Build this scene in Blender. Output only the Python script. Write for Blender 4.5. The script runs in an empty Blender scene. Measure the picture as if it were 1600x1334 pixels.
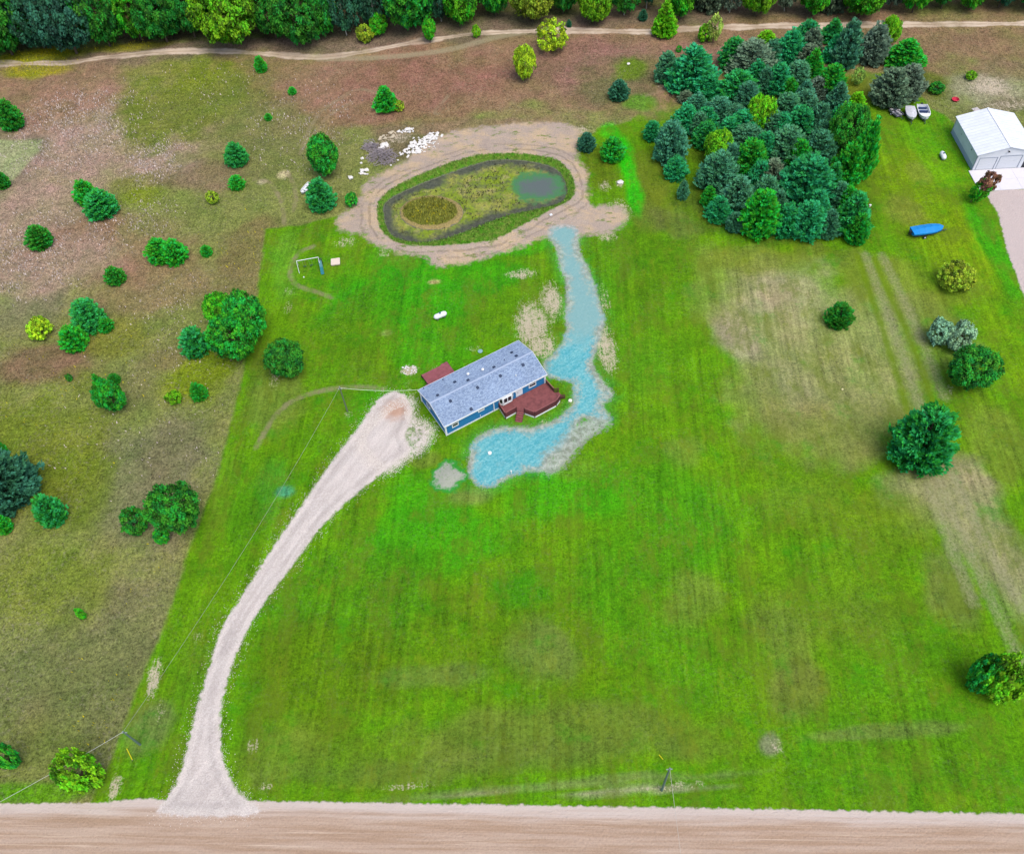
import bpy, math, random
import numpy as np
from mathutils import Vector, Matrix
rnd = random.Random(7); rg = np.random.default_rng(11)
S = bpy.context.scene; COL = S.collection

# ------------------------------------------------------------------ camera
H = 112.0; FPX = 1361.2; TH = math.radians(53.76); RO = math.radians(-4.41); CX, CY = 800.0, 667.0
_F = np.array([0, math.cos(TH), -math.sin(TH)]); _U0 = np.array([0, math.sin(TH), math.cos(TH)]); _R0 = np.array([1.0, 0, 0])
_R = math.cos(RO)*_R0 + math.sin(RO)*_U0; _U = -math.sin(RO)*_R0 + math.cos(RO)*_U0
cd = bpy.data.cameras.new('camera'); cam = bpy.data.objects.new('camera', cd); COL.objects.link(cam); S.camera = cam
cam.matrix_world = Matrix(((_R[0], _U[0], -_F[0], 0), (_R[1], _U[1], -_F[1], 0), (_R[2], _U[2], -_F[2], H), (0, 0, 0, 1)))
cd.sensor_fit = 'HORIZONTAL'; cd.sensor_width = 36; cd.lens = 36*FPX/1600; cd.clip_start = .5; cd.clip_end = 6000
# ------------------------------------------------------------------ light
SUN_EL = math.radians(64); SUN_AZ = math.radians(150)      # azimuth from +Y towards +X
w = bpy.data.worlds.new('World'); S.world = w; w.use_nodes = True
nt = w.node_tree; bg = nt.nodes['Background']; sk = nt.nodes.new('ShaderNodeTexSky'); sk.sky_type = 'NISHITA'; sk.sun_disc = False
sk.sun_elevation = SUN_EL; sk.sun_rotation = SUN_AZ; sk.air_density = 1.0; sk.dust_density = 3.0; sk.ozone_density = 1.0
nt.links.new(sk.outputs[0], bg.inputs[0]); bg.inputs[1].default_value = .15
ld = bpy.data.lights.new('sun', 'SUN'); ld.energy = 1.5; ld.angle = math.radians(35); ld.color = (1, .95, .87)
sun = bpy.data.objects.new('sun', ld); COL.objects.link(sun)
sd = Vector((math.sin(SUN_AZ)*math.cos(SUN_EL), math.cos(SUN_AZ)*math.cos(SUN_EL), math.sin(SUN_EL)))
sun.rotation_euler = sd.to_track_quat('Z', 'Y').to_euler(); sun.location = (0, 100, 150)
S.view_settings.view_transform = 'Standard'; S.view_settings.look = 'None'; S.view_settings.gamma = 1
S.view_settings.use_curve_mapping = False; S.view_settings.exposure = 0.0
K = 1.5          # displayed linear value of a flat surface / its albedo under this light
try: S.view_settings.exposure = 0.85
except Exception: pass
S.cycles.max_bounces = 6; S.cycles.diffuse_bounces = 3; S.cycles.transparent_max_bounces = 8

# ------------------------------------------------------------------ geometry helpers
def ray(x, y): return (x-CX)*_R - (y-CY)*_U + FPX*_F
def G(x, y, z=0.0):
    d = ray(x, y); return (d/-d[2]*(H-z))[:2]
def P(X):
    v = np.array([X[0], X[1], X[2]-H]); return np.array([CX+FPX*(v@_R)/(v@_F), CY-FPX*(v@_U)/(v@_F)])
def scl(x, y):                                  # metres per pixel there, sine of the view's depression
    g = G(x, y); v = np.array([g[0], g[1], -H]); return (v@_F)/FPX, H/np.linalg.norm(v)
def lin(c): 
    c = np.array(c, float)/255; return np.where(c <= .04045, c/12.92, ((c+.055)/1.055)**2.4)
def alb(r, g, b): return np.clip(lin((r, g, b))/K, 0, .82)
def A4(c): c = alb(*c); return (float(c[0]), float(c[1]), float(c[2]), 1)

def vnoise(x, y, sc, seed):
    r = np.random.default_rng(seed); T = r.random((256, 256))
    X = x/sc+100.3; Y = y/sc+100.7; i = np.floor(X).astype(int); j = np.floor(Y).astype(int); u = X-i; v = Y-j
    u = u*u*(3-2*u); v = v*v*(3-2*v); a = T[i % 256, j % 256]; b = T[(i+1) % 256, j % 256]; c = T[i % 256, (j+1) % 256]; d = T[(i+1) % 256, (j+1) % 256]
    return (a*(1-u)+b*u)*(1-v)+(c*(1-u)+d*u)*v
def fbm(x, y, sc, seed, o=4):
    s = 0; a = 1; t = 0
    for k in range(o): s = s+a*vnoise(x, y, sc/2**k, seed+k*17); t += a; a *= .55
    return s/t
def smooth_poly(pts, n=4, closed=True):
    p = np.array(pts, float); N = len(p); out = []
    for i in range(N if closed else N-1):
        if closed: a, b, c, d = p[i-1], p[i], p[(i+1) % N], p[(i+2) % N]
        else: a, b, c, d = p[max(i-1, 0)], p[i], p[i+1], p[min(i+2, N-1)]
        for k in range(n):
            t = k/n; out.append(.5*((2*b)+(-a+c)*t+(2*a-5*b+4*c-d)*t*t+(-a+3*b-3*c+d)*t**3))
    if not closed: out.append(p[-1])
    return np.array(out)
def gp(pts, n=4, closed=True):
    q = np.array([G(*a) for a in pts]); return smooth_poly(q, n, closed) if n > 1 else q
BIG = 12.0
def sdf(X, Y, poly, closed=True):               # negative inside
    out = np.full(X.shape, BIG); m = (X > poly[:, 0].min()-BIG) & (X < poly[:, 0].max()+BIG) & (Y > poly[:, 1].min()-BIG) & (Y < poly[:, 1].max()+BIG)
    x = X[m]; y = Y[m]; d = np.full(x.shape, 1e9); ins = np.zeros(x.shape, bool); n = len(poly)
    for i in range(n if closed else n-1):
        ax, ay = poly[i]; bx, by = poly[(i+1) % n]; ex, ey = bx-ax, by-ay
        t = np.clip(((x-ax)*ex+(y-ay)*ey)/(ex*ex+ey*ey+1e-9), 0, 1); d = np.minimum(d, (x-ax-t*ex)**2+(y-ay-t*ey)**2)
        if closed and ay != by:
            c = ((ay > y) != (by > y)) & (x < ex*(y-ay)/ey+ax); ins ^= c
    d = np.sqrt(d); 
    if closed: d = np.where(ins, -d, d)
    out[m] = np.clip(d, -BIG, BIG); return out
def ss(e0, e1, x): t = np.clip((x-e0)/(e1-e0), 0, 1); return t*t*(3-2*t)

# ------------------------------------------------------------------ node helper
class NT:
    def __init__(s, name):
        s.m = bpy.data.materials.new(name); s.m.use_nodes = True; s.t = s.m.node_tree; s.b = s.t.nodes['Principled BSDF']; s.b.inputs['Roughness'].default_value = .85
        s.b.inputs['Specular IOR Level'].default_value = .25
    def n(s, t, **k):
        o = s.t.nodes.new(t)
        for a, v in k.items(): setattr(o, a, v)
        return o
    def set(s, sock, v):
        if isinstance(v, bpy.types.NodeSocket): s.t.links.new(v, sock)
        elif v is not None:
            if hasattr(v, '__len__') and len(v) == 3 and sock.type == 'RGBA': v = (*v, 1)
            sock.default_value = v
    def attr(s, name, out='Fac'): o = s.n('ShaderNodeAttribute', attribute_name=name); return o.outputs[out]
    def pos(s): return s.n('ShaderNodeNewGeometry').outputs['Position']
    def obj(s): return s.n('ShaderNodeTexCoord').outputs['Object']
    def map(s, v, scale=(1, 1, 1), rot=0.0):
        if rot: r_ = s.n('ShaderNodeMapping'); s.set(r_.inputs['Vector'], v); r_.inputs['Rotation'].default_value = (0, 0, rot); v = r_.outputs[0]
        o = s.n('ShaderNodeMapping'); s.set(o.inputs['Vector'], v); o.inputs['Scale'].default_value = scale; return o.outputs[0]
    def noise(s, v, sc, det=3, rough=.55, dist=0):
        o = s.n('ShaderNodeTexNoise'); s.set(o.inputs['Vector'], v); o.inputs['Scale'].default_value = sc; o.inputs['Detail'].default_value = det
        o.inputs['Roughness'].default_value = rough; o.inputs['Distortion'].default_value = dist; return o.outputs['Fac']
    def math(s, op, a, b=None, c=None):
        o = s.n('ShaderNodeMath', operation=op); s.set(o.inputs[0], a)
        if b is not None: s.set(o.inputs[1], b)
        if c is not None: s.set(o.inputs[2], c)
        return o.outputs[0]
    def ramp(s, v, a, b, lo=0.0, hi=1.0):
        o = s.n('ShaderNodeMapRange', interpolation_type='SMOOTHSTEP'); s.set(o.inputs[0], v)
        for i, q in enumerate((a, b, lo, hi)): s.set(o.inputs[i+1], q)
        return o.outputs[0]
    def mix(s, f, a, b, mode='MIX'):
        o = s.n('ShaderNodeMix', data_type='RGBA', blend_type=mode); s.set(o.inputs[0], f); s.set(o.inputs[6], a); s.set(o.inputs[7], b); return o.outputs[2]
    def mulv(s, col, f):
        o = s.n('ShaderNodeVectorMath', operation='SCALE'); s.set(o.inputs[0], col); s.set(o.inputs['Scale'], f); return o.outputs[0]
    def bump(s, h, st=.5, dist=.1):
        o = s.n('ShaderNodeBump'); s.set(o.inputs['Height'], h); o.inputs['Strength'].default_value = st; o.inputs['Distance'].default_value = dist
        s.t.links.new(o.outputs[0], s.b.inputs['Normal'])
    def col(s, c): s.set(s.b.inputs['Base Color'], c)
MATS = {}
def M(c, rough=.6, var=.12, sc=3.0, metal=0.0, spec=.3, key=None):
    key = key or (tuple(c), rough, var, sc, metal)
    if key in MATS: return MATS[key]
    q = NT('painted_surface'); v = q.obj(); n = q.noise(v, sc, 4); n2 = q.noise(v, sc*9, 2)
    f = q.math('ADD', q.math('MULTIPLY', q.math('SUBTRACT', n, .5), var*2), q.math('MULTIPLY', q.math('SUBTRACT', n2, .5), var)); f = q.math('ADD', f, 1.0)
    q.col(q.mulv(A4(c)[:3], f)); q.b.inputs['Roughness'].default_value = rough; q.b.inputs['Metallic'].default_value = metal; q.b.inputs['Specular IOR Level'].default_value = spec
    MATS[key] = q.m; return q.m

# ------------------------------------------------------------------ object helpers
def mesh(name, V, Fc, mat=None, smooth=False):
    me = bpy.data.meshes.new(name); me.from_pydata([tuple(map(float, v)) for v in V], [], Fc); me.update()
    if mat: me.materials.append(mat)
    if smooth: me.polygons.foreach_set('use_smooth', [True]*len(me.polygons))
    return me
def quick_mesh(name, V, n, mat=None, smooth=False):         # V (faces*n,3) separate polygons of n corners
    me = bpy.data.meshes.new(name); nf = len(V)//n
    me.vertices.add(len(V)); me.vertices.foreach_set('co', V.astype(np.float32).ravel()); me.loops.add(len(V)); me.loops.foreach_set('vertex_index', np.arange(len(V), dtype=np.int32))
    me.polygons.add(nf); me.polygons.foreach_set('loop_start', np.arange(nf, dtype=np.int32)*n); me.update(calc_edges=True)
    if mat: me.materials.append(mat)
    return me
def fcol(me, name, vals):                                   # float attribute per face
    a = me.attributes.new(name, 'FLOAT', 'FACE'); a.data.foreach_set('value', np.asarray(vals, np.float32))
def tag(o, label=None, cat=None, group=None, kind=None):
    if label: o['label'] = label
    if cat: o['category'] = cat
    if group: o['group'] = group
    if kind: o['kind'] = kind
    return o
def link(name, me, parent=None): o = bpy.data.objects.new(name, me); COL.objects.link(o); o.parent = parent; return o
def thing(name, label, cat, loc, rz=0, group=None):
    o = link(name, None); o.location = (float(loc[0]), float(loc[1]), float(loc[2]) if len(loc) > 2 else 0); o.rotation_euler = (0, 0, rz); o.empty_display_size = .3
    return tag(o, label, cat, group)
class MB:
    def __init__(s): s.V = []; s.F = []
    def box(s, x0, x1, y0, y1, z0, z1):
        b = len(s.V); s.V += [(x, y, z) for z in (z0, z1) for x, y in ((x0, y0), (x1, y0), (x1, y1), (x0, y1))]
        s.F += [[b+i for i in f] for f in ((3, 2, 1, 0), (4, 5, 6, 7), (0, 1, 5, 4), (1, 2, 6, 5), (2, 3, 7, 6), (3, 0, 4, 7))]; return s
    def bar(s, a, b, wd, ht, up=(0, 0, 1)):                  # box beam from a to b
        a = Vector(a); b = Vector(b); d = (b-a).normalized(); sx = d.cross(Vector(up)); sx = (sx.normalized() if sx.length > 1e-4 else Vector((1, 0, 0)))*wd/2; u = sx.cross(d).normalized()*ht/2
        k = len(s.V); s.V += [tuple(p+i*sx+j*u) for p in (a, b) for i, j in ((-1, -1), (1, -1), (1, 1), (-1, 1))]
        s.F += [[k+i for i in f] for f in ((0, 1, 2, 3), (7, 6, 5, 4), (1, 0, 4, 5), (2, 1, 5, 6), (3, 2, 6, 7), (0, 3, 7, 4))]; return s
    def prism(s, poly, z0, z1):
        b = len(s.V); n = len(poly); s.V += [(p[0], p[1], z0) for p in poly]+[(p[0], p[1], z1) for p in poly]
        ar = sum(poly[i][0]*poly[(i+1) % n][1]-poly[(i+1) % n][0]*poly[i][1] for i in range(n))
        t = list(range(n)); 
        f = [[b+i for i in t[::-1]], [b+n+i for i in t]]+[[b+i, b+(i+1) % n, b+n+(i+1) % n, b+n+i] for i in t]
        s.F += f if ar > 0 else [q[::-1] for q in f]; return s
    def tube(s, pts, r, n=8, r1=None, cap=True):
        pts = [Vector(p) for p in pts]; b = len(s.V); m = len(pts)
        for i, p in enumerate(pts):
            d = (pts[min(i+1, m-1)]-pts[max(i-1, 0)]).normalized(); a = d.orthogonal().normalized() if i == 0 else (a-d*a.dot(d)).normalized(); c = d.cross(a)
            rr = (r[i] if hasattr(r, '__len__') else r+(((r1 if r1 is not None else r)-r)*i/(m-1)))
            s.V += [tuple(p+(a*math.cos(6.2832*k/n)+c*math.sin(6.2832*k/n))*rr) for k in range(n)]
        for i in range(m-1): s.F += [[b+i*n+k, b+i*n+(k+1) % n, b+(i+1)*n+(k+1) % n, b+(i+1)*n+k] for k in range(n)]
        if cap: s.F += [[b+k for k in range(n)][::-1], [b+(m-1)*n+k for k in range(n)]]
        return s
    def raw(s, V, F): b = len(s.V); s.V += [tuple(v) for v in V]; s.F += [[b+i for i in f] for f in F]; return s
    def build(s, name, mat, parent=None, smooth=False, label=None, kind=None):
        o = link(name, mesh(name, s.V, s.F, mat, smooth), parent); return tag(o, label, None, None, kind)

# ================================================================== THE GROUND
lawn = gp([(415, 358), (470, 352), (535, 335), (600, 300), (760, 300), (880, 260), (935, 200), (985, 190), (1005, 165), (1025, 120), (1040, 105), (1300, 105), (1420, 120), (1455, 170), (1478, 182), (1500, 205), (1640, 205), (1800, 205),
           (1800, 1290), (140, 1262), (146, 1238), (170, 1195), (205, 1100), (262, 960), (300, 850), (340, 740), (378, 590), (400, 470)], 1)
drive = gp([(588, 628), (560, 668), (530, 705), (500, 748), (465, 800), (430, 850), (395, 905), (367, 948), (345, 985), (322, 1060), (302, 1130), (290, 1180), (276, 1222), (258, 1248), (255, 1272), (400, 1272), (384, 1246), (368, 1230), (353, 1200), (345, 1165), (346, 1100), (362, 1040), (383, 990), (413, 940), (455, 885), (500, 825), (540, 785), (585, 748), (618, 722), (640, 705), (632, 680), (642, 655), (640, 630), (626, 614), (606, 614)])
scree = gp([(600, 640), (560, 690), (600, 735), (640, 712), (668, 690), (672, 668), (645, 652), (640, 625)])
blue = gp([(860, 360), (880, 352), (900, 360), (905, 395), (920, 430), (935, 480), (940, 510), (930, 545), (925, 572), (945, 600), (955, 616), (938, 632), (948, 652), (930, 658), (908, 652), (885, 690), (855, 712), (852, 733), (820, 733), (790, 745), (765, 757), (742, 750), (733, 730), (737, 705), (755, 680), (785, 670), (830, 670), (870, 657), (893, 641), (900, 625), (900, 600), (888, 592), (858, 586), (852, 568), (872, 550), (887, 530), (887, 490), (888, 450), (877, 410), (866, 380)])
fringe = gp([(700, 725), (688, 730), (678, 745), (683, 760), (700, 764), (715, 756), (722, 740), (714, 728)])
sand = gp([(527, 345), (545, 325), (563, 310), (570, 290), (597, 270), (634, 251), (662, 226), (701, 207), (744, 200), (810, 193), (874, 192), (903, 207), (900, 241), (914, 264), (919, 300), (924, 320), (965, 323), (978, 343), (955, 362), (912, 366), (890, 372), (868, 368), (854, 370), (812, 385), (770, 398), (727, 412), (682, 414), (665, 400), (623, 396), (581, 380), (560, 364), (532, 358)])
bank = gp([(590, 326), (604, 304), (643, 281), (727, 249), (792, 242), (864, 250), (892, 275), (896, 308), (868, 326), (809, 356), (760, 378), (646, 386), (600, 366)])
pond = gp([(597.5, 326), (607, 310), (646, 290), (695, 271), (744, 254.5), (776, 248), (825, 250), (867, 261), (883, 280), (887, 300), (877, 316), (841, 326), (792, 337), (744, 355), (701, 371), (662, 378), (623, 373), (604, 358)])
pale_plot = gp([(-300, 216), (68, 218), (62, 236), (36, 268), (20, 284), (-10, 300), (-300, 310)], 1)
greyed = gp([(856, 742), (846, 712), (872, 690), (892, 666), (940, 650), (955, 662), (915, 690), (888, 722)])
def ell(cx, cy, rx, ry, n=20): return np.array([G(cx+rx*math.cos(a), cy+ry*math.sin(a)) for a in np.linspace(0, 6.2832, n, endpoint=False)])
island = ell(674, 331, 50, 27); islet = ell(672, 330, 43, 22); deep = ell(841, 291, 46, 25)
road = gp([(-500, 1250), (0, 1256), (150, 1254), (240, 1248), (420, 1252), (800, 1258), (1180, 1264), (1600, 1272), (2200, 1282), (2200, 1405), (800, 1385), (-500, 1370)], 1)
rgravel = gp([(1546, 300), (1560, 335), (1572, 385), (1588, 430), (1600, 460), (1640, 520), (1760, 520), (1700, 300), (1640, 296)])
trail = gp([(-80, 100), (0, 100), (100, 98), (180, 88), (300, 80), (400, 83), (490, 90), (560, 83), (640, 68), (720, 56), (800, 50), (900, 48), (1000, 50), (1100, 44), (1300, 40), (1700, 36)], 4, False)
trail2 = gp([(500, 93), (600, 90), (700, 78), (770, 60), (820, 50)], 4, False)
loops = [gp(a, 4, False) for a in ([(490, 385), (468, 395), (455, 415), (455, 435), (468, 448), (500, 458), (520, 466)], [(398, 280), (420, 285), (435, 305), (442, 325), (444, 350)], [(450, 272), (460, 290), (462, 310), (458, 330)], [(540, 150), (505, 172), (482, 205), (470, 240)], [(550, 160), (515, 180), (492, 210)],
    [(600, 150), (560, 140), (520, 160)], [(700, 150), (680, 175), (690, 180)], [(1010, 150), (1040, 140)], [(400, 700), (430, 650), (470, 620), (540, 605), (600, 607)])]
lanes = [gp(a, 4, False) for a in [[(1378, 400), (1403, 450), (1440, 530), (1475, 620)], [(1352, 398), (1372, 450), (1398, 520), (1440, 640)], [(1468, 755), (1510, 850), (1555, 950), (1610, 1060)], [(1452, 760), (1485, 850), (1520, 940)], [(1490, 745), (1540, 850), (1600, 950)]]]
greenl = [gp(a, 4, False) for a in [[(1366, 405), (1388, 455), (1420, 525), (1458, 630)], [(1340, 400), (1358, 455), (1384, 530), (1420, 650)]]]
# (x, y, rx, ry, colour, strength)
OL = (124, 132, 68); MV = (146, 116, 90); PK = (160, 138, 116); YG = (118, 138, 22); LW = (90, 142, 0); LB = (54, 154, 0); LD = (88, 118, 10); DRY = (158, 156, 112); DG = (112, 116, 76)
blobs = [
 (800, 110, 1100, 75, MV, .9), (150, 190, 190, 95, PK, 1), (90, 130, 170, 45, MV, .8), (270, 250, 70, 45, PK, .9), (300, 160, 120, 60, (112, 124, 48), 1), (270, 115, 90, 30, YG, .5), (430, 190, 90, 80, (118, 122, 68), .8), (430, 120, 60, 25, (120, 118, 60), .6), (520, 130, 90, 50, MV, .9), (60, 110, 60, 10, (150, 150, 20), .9), (60, 88, 70, 10, (150, 150, 20), .8),
 (50, 330, 110, 60, PK, .9), (230, 290, 70, 25, (120, 125, 55), .8), (220, 310, 40, 15, YG, .8), (150, 395, 150, 50, MV, .8), (330, 270, 80, 25, (130, 108, 85), .7), (300, 340, 120, 40, OL, .7), (400, 380, 60, 50, (125, 115, 70), .8), (50, 430, 120, 45, PK, .8), (230, 450, 120, 40, MV, .6), (380, 430, 50, 50, (128, 112, 72), .6),
 (60, 575, 100, 35, (128, 104, 78), .95), (30, 490, 70, 30, (118, 122, 80), .8), (60, 690, 130, 70, (112, 128, 30), .8), (300, 580, 70, 38, YG, .95), (180, 530, 60, 30, (120, 124, 40), .7), (250, 560, 40, 20, (125, 110, 72), .5), (210, 600, 45, 40, (120, 118, 75), .6), (240, 740, 110, 100, (122, 122, 84), .9), (110, 760, 70, 60, (108, 124, 30), .7), (270, 700, 60, 50, (118, 116, 78), .6),
 (60, 900, 110, 60, (112, 130, 36), .7), (120, 1050, 160, 110, (112, 118, 68), .9), (40, 1180, 120, 60, (112, 122, 58), .8), (200, 950, 80, 70, (120, 118, 78), .7), (60, 1232, 100, 14, (90, 150, 10), .9), (330, 820, 10, 50, (100, 120, 40), .3),
 (700, 120, 140, 40, (142, 104, 84), .8), (930, 110, 120, 50, (140, 106, 90), .8), (1060, 80, 160, 14, (146, 112, 94), .8), (1020, 110, 60, 20, (110, 110, 62), .7), (960, 130, 60, 30, (100, 108, 60), .7), (985, 110, 28, 14, (100, 135, 15), .8), (1000, 160, 25, 12, (80, 150, 10), .7), (1480, 80, 130, 30, (138, 112, 84), .7),
 (1540, 140, 60, 22, (160, 155, 125), .8), (1560, 165, 60, 12, (125, 120, 90), .8), (1460, 130, 25, 20, (90, 110, 20), .8), (1580, 110, 60, 15, (140, 118, 92), .6),
 (620, 230, 55, 30, (112, 104, 72), .9), (900, 35, 900, 16, (122, 106, 88), .8), (640, 45, 200, 20, (128, 112, 92), .7), (330, 72, 200, 8, (138, 120, 100), .8),
 (400, 30, 420, 26, (78, 66, 48), .7), (800, 4, 1000, 18, (84, 72, 54), .7), (60, 88, 80, 9, (150, 152, 20), .9), (200, 74, 70, 6, (140, 140, 24), .7), (740, 198, 200, 10, (138, 118, 88), .8), (640, 175, 160, 20, (140, 106, 82), .6),
 # lawns
 (620, 450, 130, 70, LB, .9), (700, 560, 90, 60, LB, .6), (560, 520, 60, 80, (78, 128, 8), .7), (560, 600, 60, 40, (90, 130, 20), .6), (620, 400, 40, 20, (95, 150, 40), .6), (760, 430, 60, 25, LB, .7), (450, 420, 30, 60, (98, 150, 35), .8), (440, 620, 45, 60, (112, 130, 50), .8), (430, 560, 30, 30, (90, 110, 30), .6),
 (1000, 420, 60, 60, (82, 130, 8), .8), (1010, 560, 60, 70, (86, 145, 20), .7), (960, 460, 20, 60, (75, 140, 10), .6), (1020, 290, 40, 60, (105, 118, 30), .8), (1020, 340, 30, 30, (96, 112, 40), .7), (975, 240, 14, 40, (40, 190, 10), .95), (992, 300, 14, 35, (50, 185, 15), .95), (940, 260, 30, 40, (96, 112, 22), .8), (955, 205, 20, 12, (60, 185, 20), .8), (965, 350, 25, 12, (60, 165, 20), .5), (800, 385, 60, 12, (60, 160, 10), .8),
 (600, 640, 60, 30, LB, .6), (430, 770, 40, 60, (70, 140, 30), .8), (450, 768, 14, 9, (70, 155, 120), .7), (300, 1050, 40, 80, (84, 130, 20), .8), (380, 800, 30, 90, (80, 140, 10), .8), (350, 760, 20, 80, (100, 150, 30), .5), (230, 1130, 40, 40, (112, 128, 66), .8), (245, 1060, 16, 28, (150, 150, 110), .6),
 (700, 830, 130, 80, (66, 158, 0), .9), (900, 780, 110, 50, (66, 158, 0), .85), (750, 1000, 300, 110, (88, 130, 8), .8), (560, 930, 140, 90, (76, 138, 6), .8), (500, 1070, 110, 90, (88, 124, 8), .8), (450, 1180, 70, 50, (104, 128, 40), .7), (850, 1150, 320, 50, (104, 122, 44), .75), (1000, 900, 110, 120, (78, 146, 8), .7), (1070, 800, 70, 90, (72, 142, 8), .8), (780, 1190, 380, 25, (100, 122, 44), .6), (850, 1015, 60, 50, (112, 130, 60), .6), (680, 1060, 90, 20, (108, 126, 60), .5), (1090, 1060, 50, 60, (80, 146, 10), .6), (1080, 950, 50, 40, (118, 130, 52), .5), (1080, 710, 40, 30, (120, 132, 60), .4), (820, 920, 60, 30, (66, 150, 4), .6), (880, 1226, 330, 7, (140, 140, 100), .4), (1000, 1235, 130, 6, (165, 158, 130), .6),
 (640, 780, 50, 40, (66, 156, 6), .8), (740, 775, 40, 16, (120, 138, 60), .8), (660, 720, 30, 14, (118, 138, 50), .7), (900, 740, 50, 20, (110, 140, 40), .5), (650, 700, 24, 20, (60, 150, 8), .5),
 (1220, 470, 100, 90, DRY, .95), (1300, 560, 170, 120, (146, 148, 92), .85), (1150, 520, 40, 60, (158, 150, 118), .7), (1230, 610, 70, 50, (150, 150, 104), .7), (1180, 620, 60, 60, (122, 140, 60), .7), (1120, 440, 60, 60, (128, 142, 66), .6), (1280, 680, 110, 60, (128, 134, 68), .8), (1370, 440, 70, 50, (128, 142, 50), .7), (1440, 500, 60, 50, (130, 136, 70), .6), (1480, 780, 90, 60, (152, 148, 104), .9), (1560, 700, 50, 60, (120, 135, 50), .6), (1260, 780, 80, 40, (100, 138, 30), .7), (1400, 820, 120, 50, (104, 134, 26), .7), (1550, 850, 60, 110, (144, 142, 98), .85), (1490, 930, 40, 60, (118, 124, 62), .7),
 (1300, 900, 110, 90, (92, 140, 16), .8), (1230, 1000, 70, 70, (112, 128, 48), .7), (1350, 980, 80, 50, (100, 128, 30), .7), (1400, 1040, 80, 60, (84, 144, 8), .7), (1260, 1080, 60, 50, (112, 124, 50), .7), (1400, 1160, 200, 50, (82, 140, 10), .7), (1210, 1160, 20, 18, (140, 135, 112), .7), (1380, 1145, 160, 10, (118, 130, 66), .6), (1450, 1220, 250, 22, (74, 136, 8), .6),
 (1420, 290, 70, 110, (112, 150, 6), .9), (1450, 240, 30, 60, (100, 165, 10), .7), (1500, 230, 20, 60, (70, 150, 10), .7), (1500, 400, 60, 60, (118, 152, 12), .9), (1545, 380, 20, 70, (60, 160, 10), .9), (1430, 270, 20, 20, (125, 138, 50), .6), (1410, 330, 30, 20, (130, 138, 55), .6), (1580, 560, 30, 90, (108, 150, 10), .8), (1330, 140, 50, 18, (105, 120, 20), .8), (1480, 460, 60, 30, (120, 142, 40), .5), (1190, 260, 140, 120, (70, 80, 30), .7), (1180, 405, 110, 25, (120, 138, 40), .8), (1060, 350, 40, 30, (110, 115, 60), .6),
 # bare patches
 (677, 441, 11, 4, (185, 168, 115), 1), (445, 270, 11, 7, (205, 190, 145), 1), (410, 283, 9, 4, (190, 178, 140), .9), (790, 700, 6, 8, (120, 140, 60), .4), (605, 520, 10, 5, (150, 160, 90), .5), (742, 1240, 60, 4, (160, 150, 120), .4), (1215, 455, 30, 18, (150, 140, 100), .5),
]
def ground_color(X, Y):
    wx = (fbm(X, Y, 14, 3)-.5)*16+(fbm(X, Y, 3.5, 9)-.5)*5; wy = (fbm(X, Y, 14, 5)-.5)*22+(fbm(X, Y, 3.5, 8)-.5)*6
    sl = sdf(X, Y, lawn); ml = ss(.35, -.35, sl+(fbm(X, Y, 2, 77)-.5)*.8)
    base = alb(*OL)[None]*(1-ml[:, None])+alb(*LW)[None]*ml[:, None]
    nv = fbm(X, Y, 9, 21); nv2 = fbm(X, Y, 3, 31)
    for bx, by, rx, ry, c, st in blobs:
        s, sn = scl(bx, by); g = G(bx, by); R1 = rx*s; R2 = ry*s/sn; f = min(1, min(R1, R2)/14)
        d = np.sqrt(((X+wx*f-g[0])/R1)**2+((Y+wy*f-g[1])/R2)**2)
        a = ss(1.25, .55, d+(nv-.5)*.5+(nv2-.5)*.5)*st
        islawn = c[1] > c[0]+14 and by > 190 or bx > 415 and by > 385
        if bx < 420 and by < 1240 and bx < 430-(by-350)*.26: a = a*(1-ml)
        elif by > 385 or (bx > 1380 and by > 200): a = a*ml
        a = a[:, None]; base = base*(1-a)+alb(*c)[None]*a
    pm = ss(.5, -.5, sdf(X, Y, pale_plot)+(nv2-.5)*1.5)[:, None]; base = base*(1-pm)+alb(156, 160, 116)[None]*pm; pe = (ss(1.6, .3, np.abs(sdf(X, Y, pale_plot)-.6))*.6)[:, None]; base = base*(1-pe)+alb(132, 116, 100)[None]*pe
    mot = (nv2-.5)*.5+(fbm(X, Y, 1.2, 51)-.5)*.5
    hue = fbm(X, Y, 5, 91)-.5
    base = base*(1+mot[:, None]*np.array([1.0, .75, 1.0])); base[:, 0] *= 1+hue*.35; base[:, 2] *= 1+hue*.5
    # overspray of blue-green seed mulch in the grass round the path
    bl = sdf(X, Y, blue); k = (ss(3.2, 0, bl)*ml*.4*(nv2 > .4))[:, None]; base = base*(1-k)+alb(20, 165, 70)[None]*k
    return np.clip(base, .002, .8)
def relief(X, Y):
    p = sdf(X, Y, pond); sn = sdf(X, Y, bank); i = sdf(X, Y, island)
    z = .35*ss(7, 1.5, p)*ss(-.2, 1.2, p) - .75*ss(.5, -1.4, p); z = z+ss(.9, -.5, i)*.72+ss(-.5, -4, i)*.35
    return z+(fbm(X, Y, 7, 40)-.5)*.25*ss(0, 3, np.minimum(p, 4))+ss(.0, 2.0, -sdf(X, Y, fringe))*.35
dx = .45
xs = np.concatenate([-np.geomspace(3000, 146, 14), np.arange(-140, 140.1, dx), np.geomspace(146, 3000, 14)])
ys = np.concatenate([-np.geomspace(3000, 6, 14)+10, np.arange(6, 240, dx), 240+np.geomspace(6, 3000, 14)])
gx, gy = np.meshgrid(xs, ys); X = gx.ravel(); Y = gy.ravel()
me = bpy.data.meshes.new('ground'); nx, ny = len(xs), len(ys)
Z = relief(X, Y)
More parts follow.
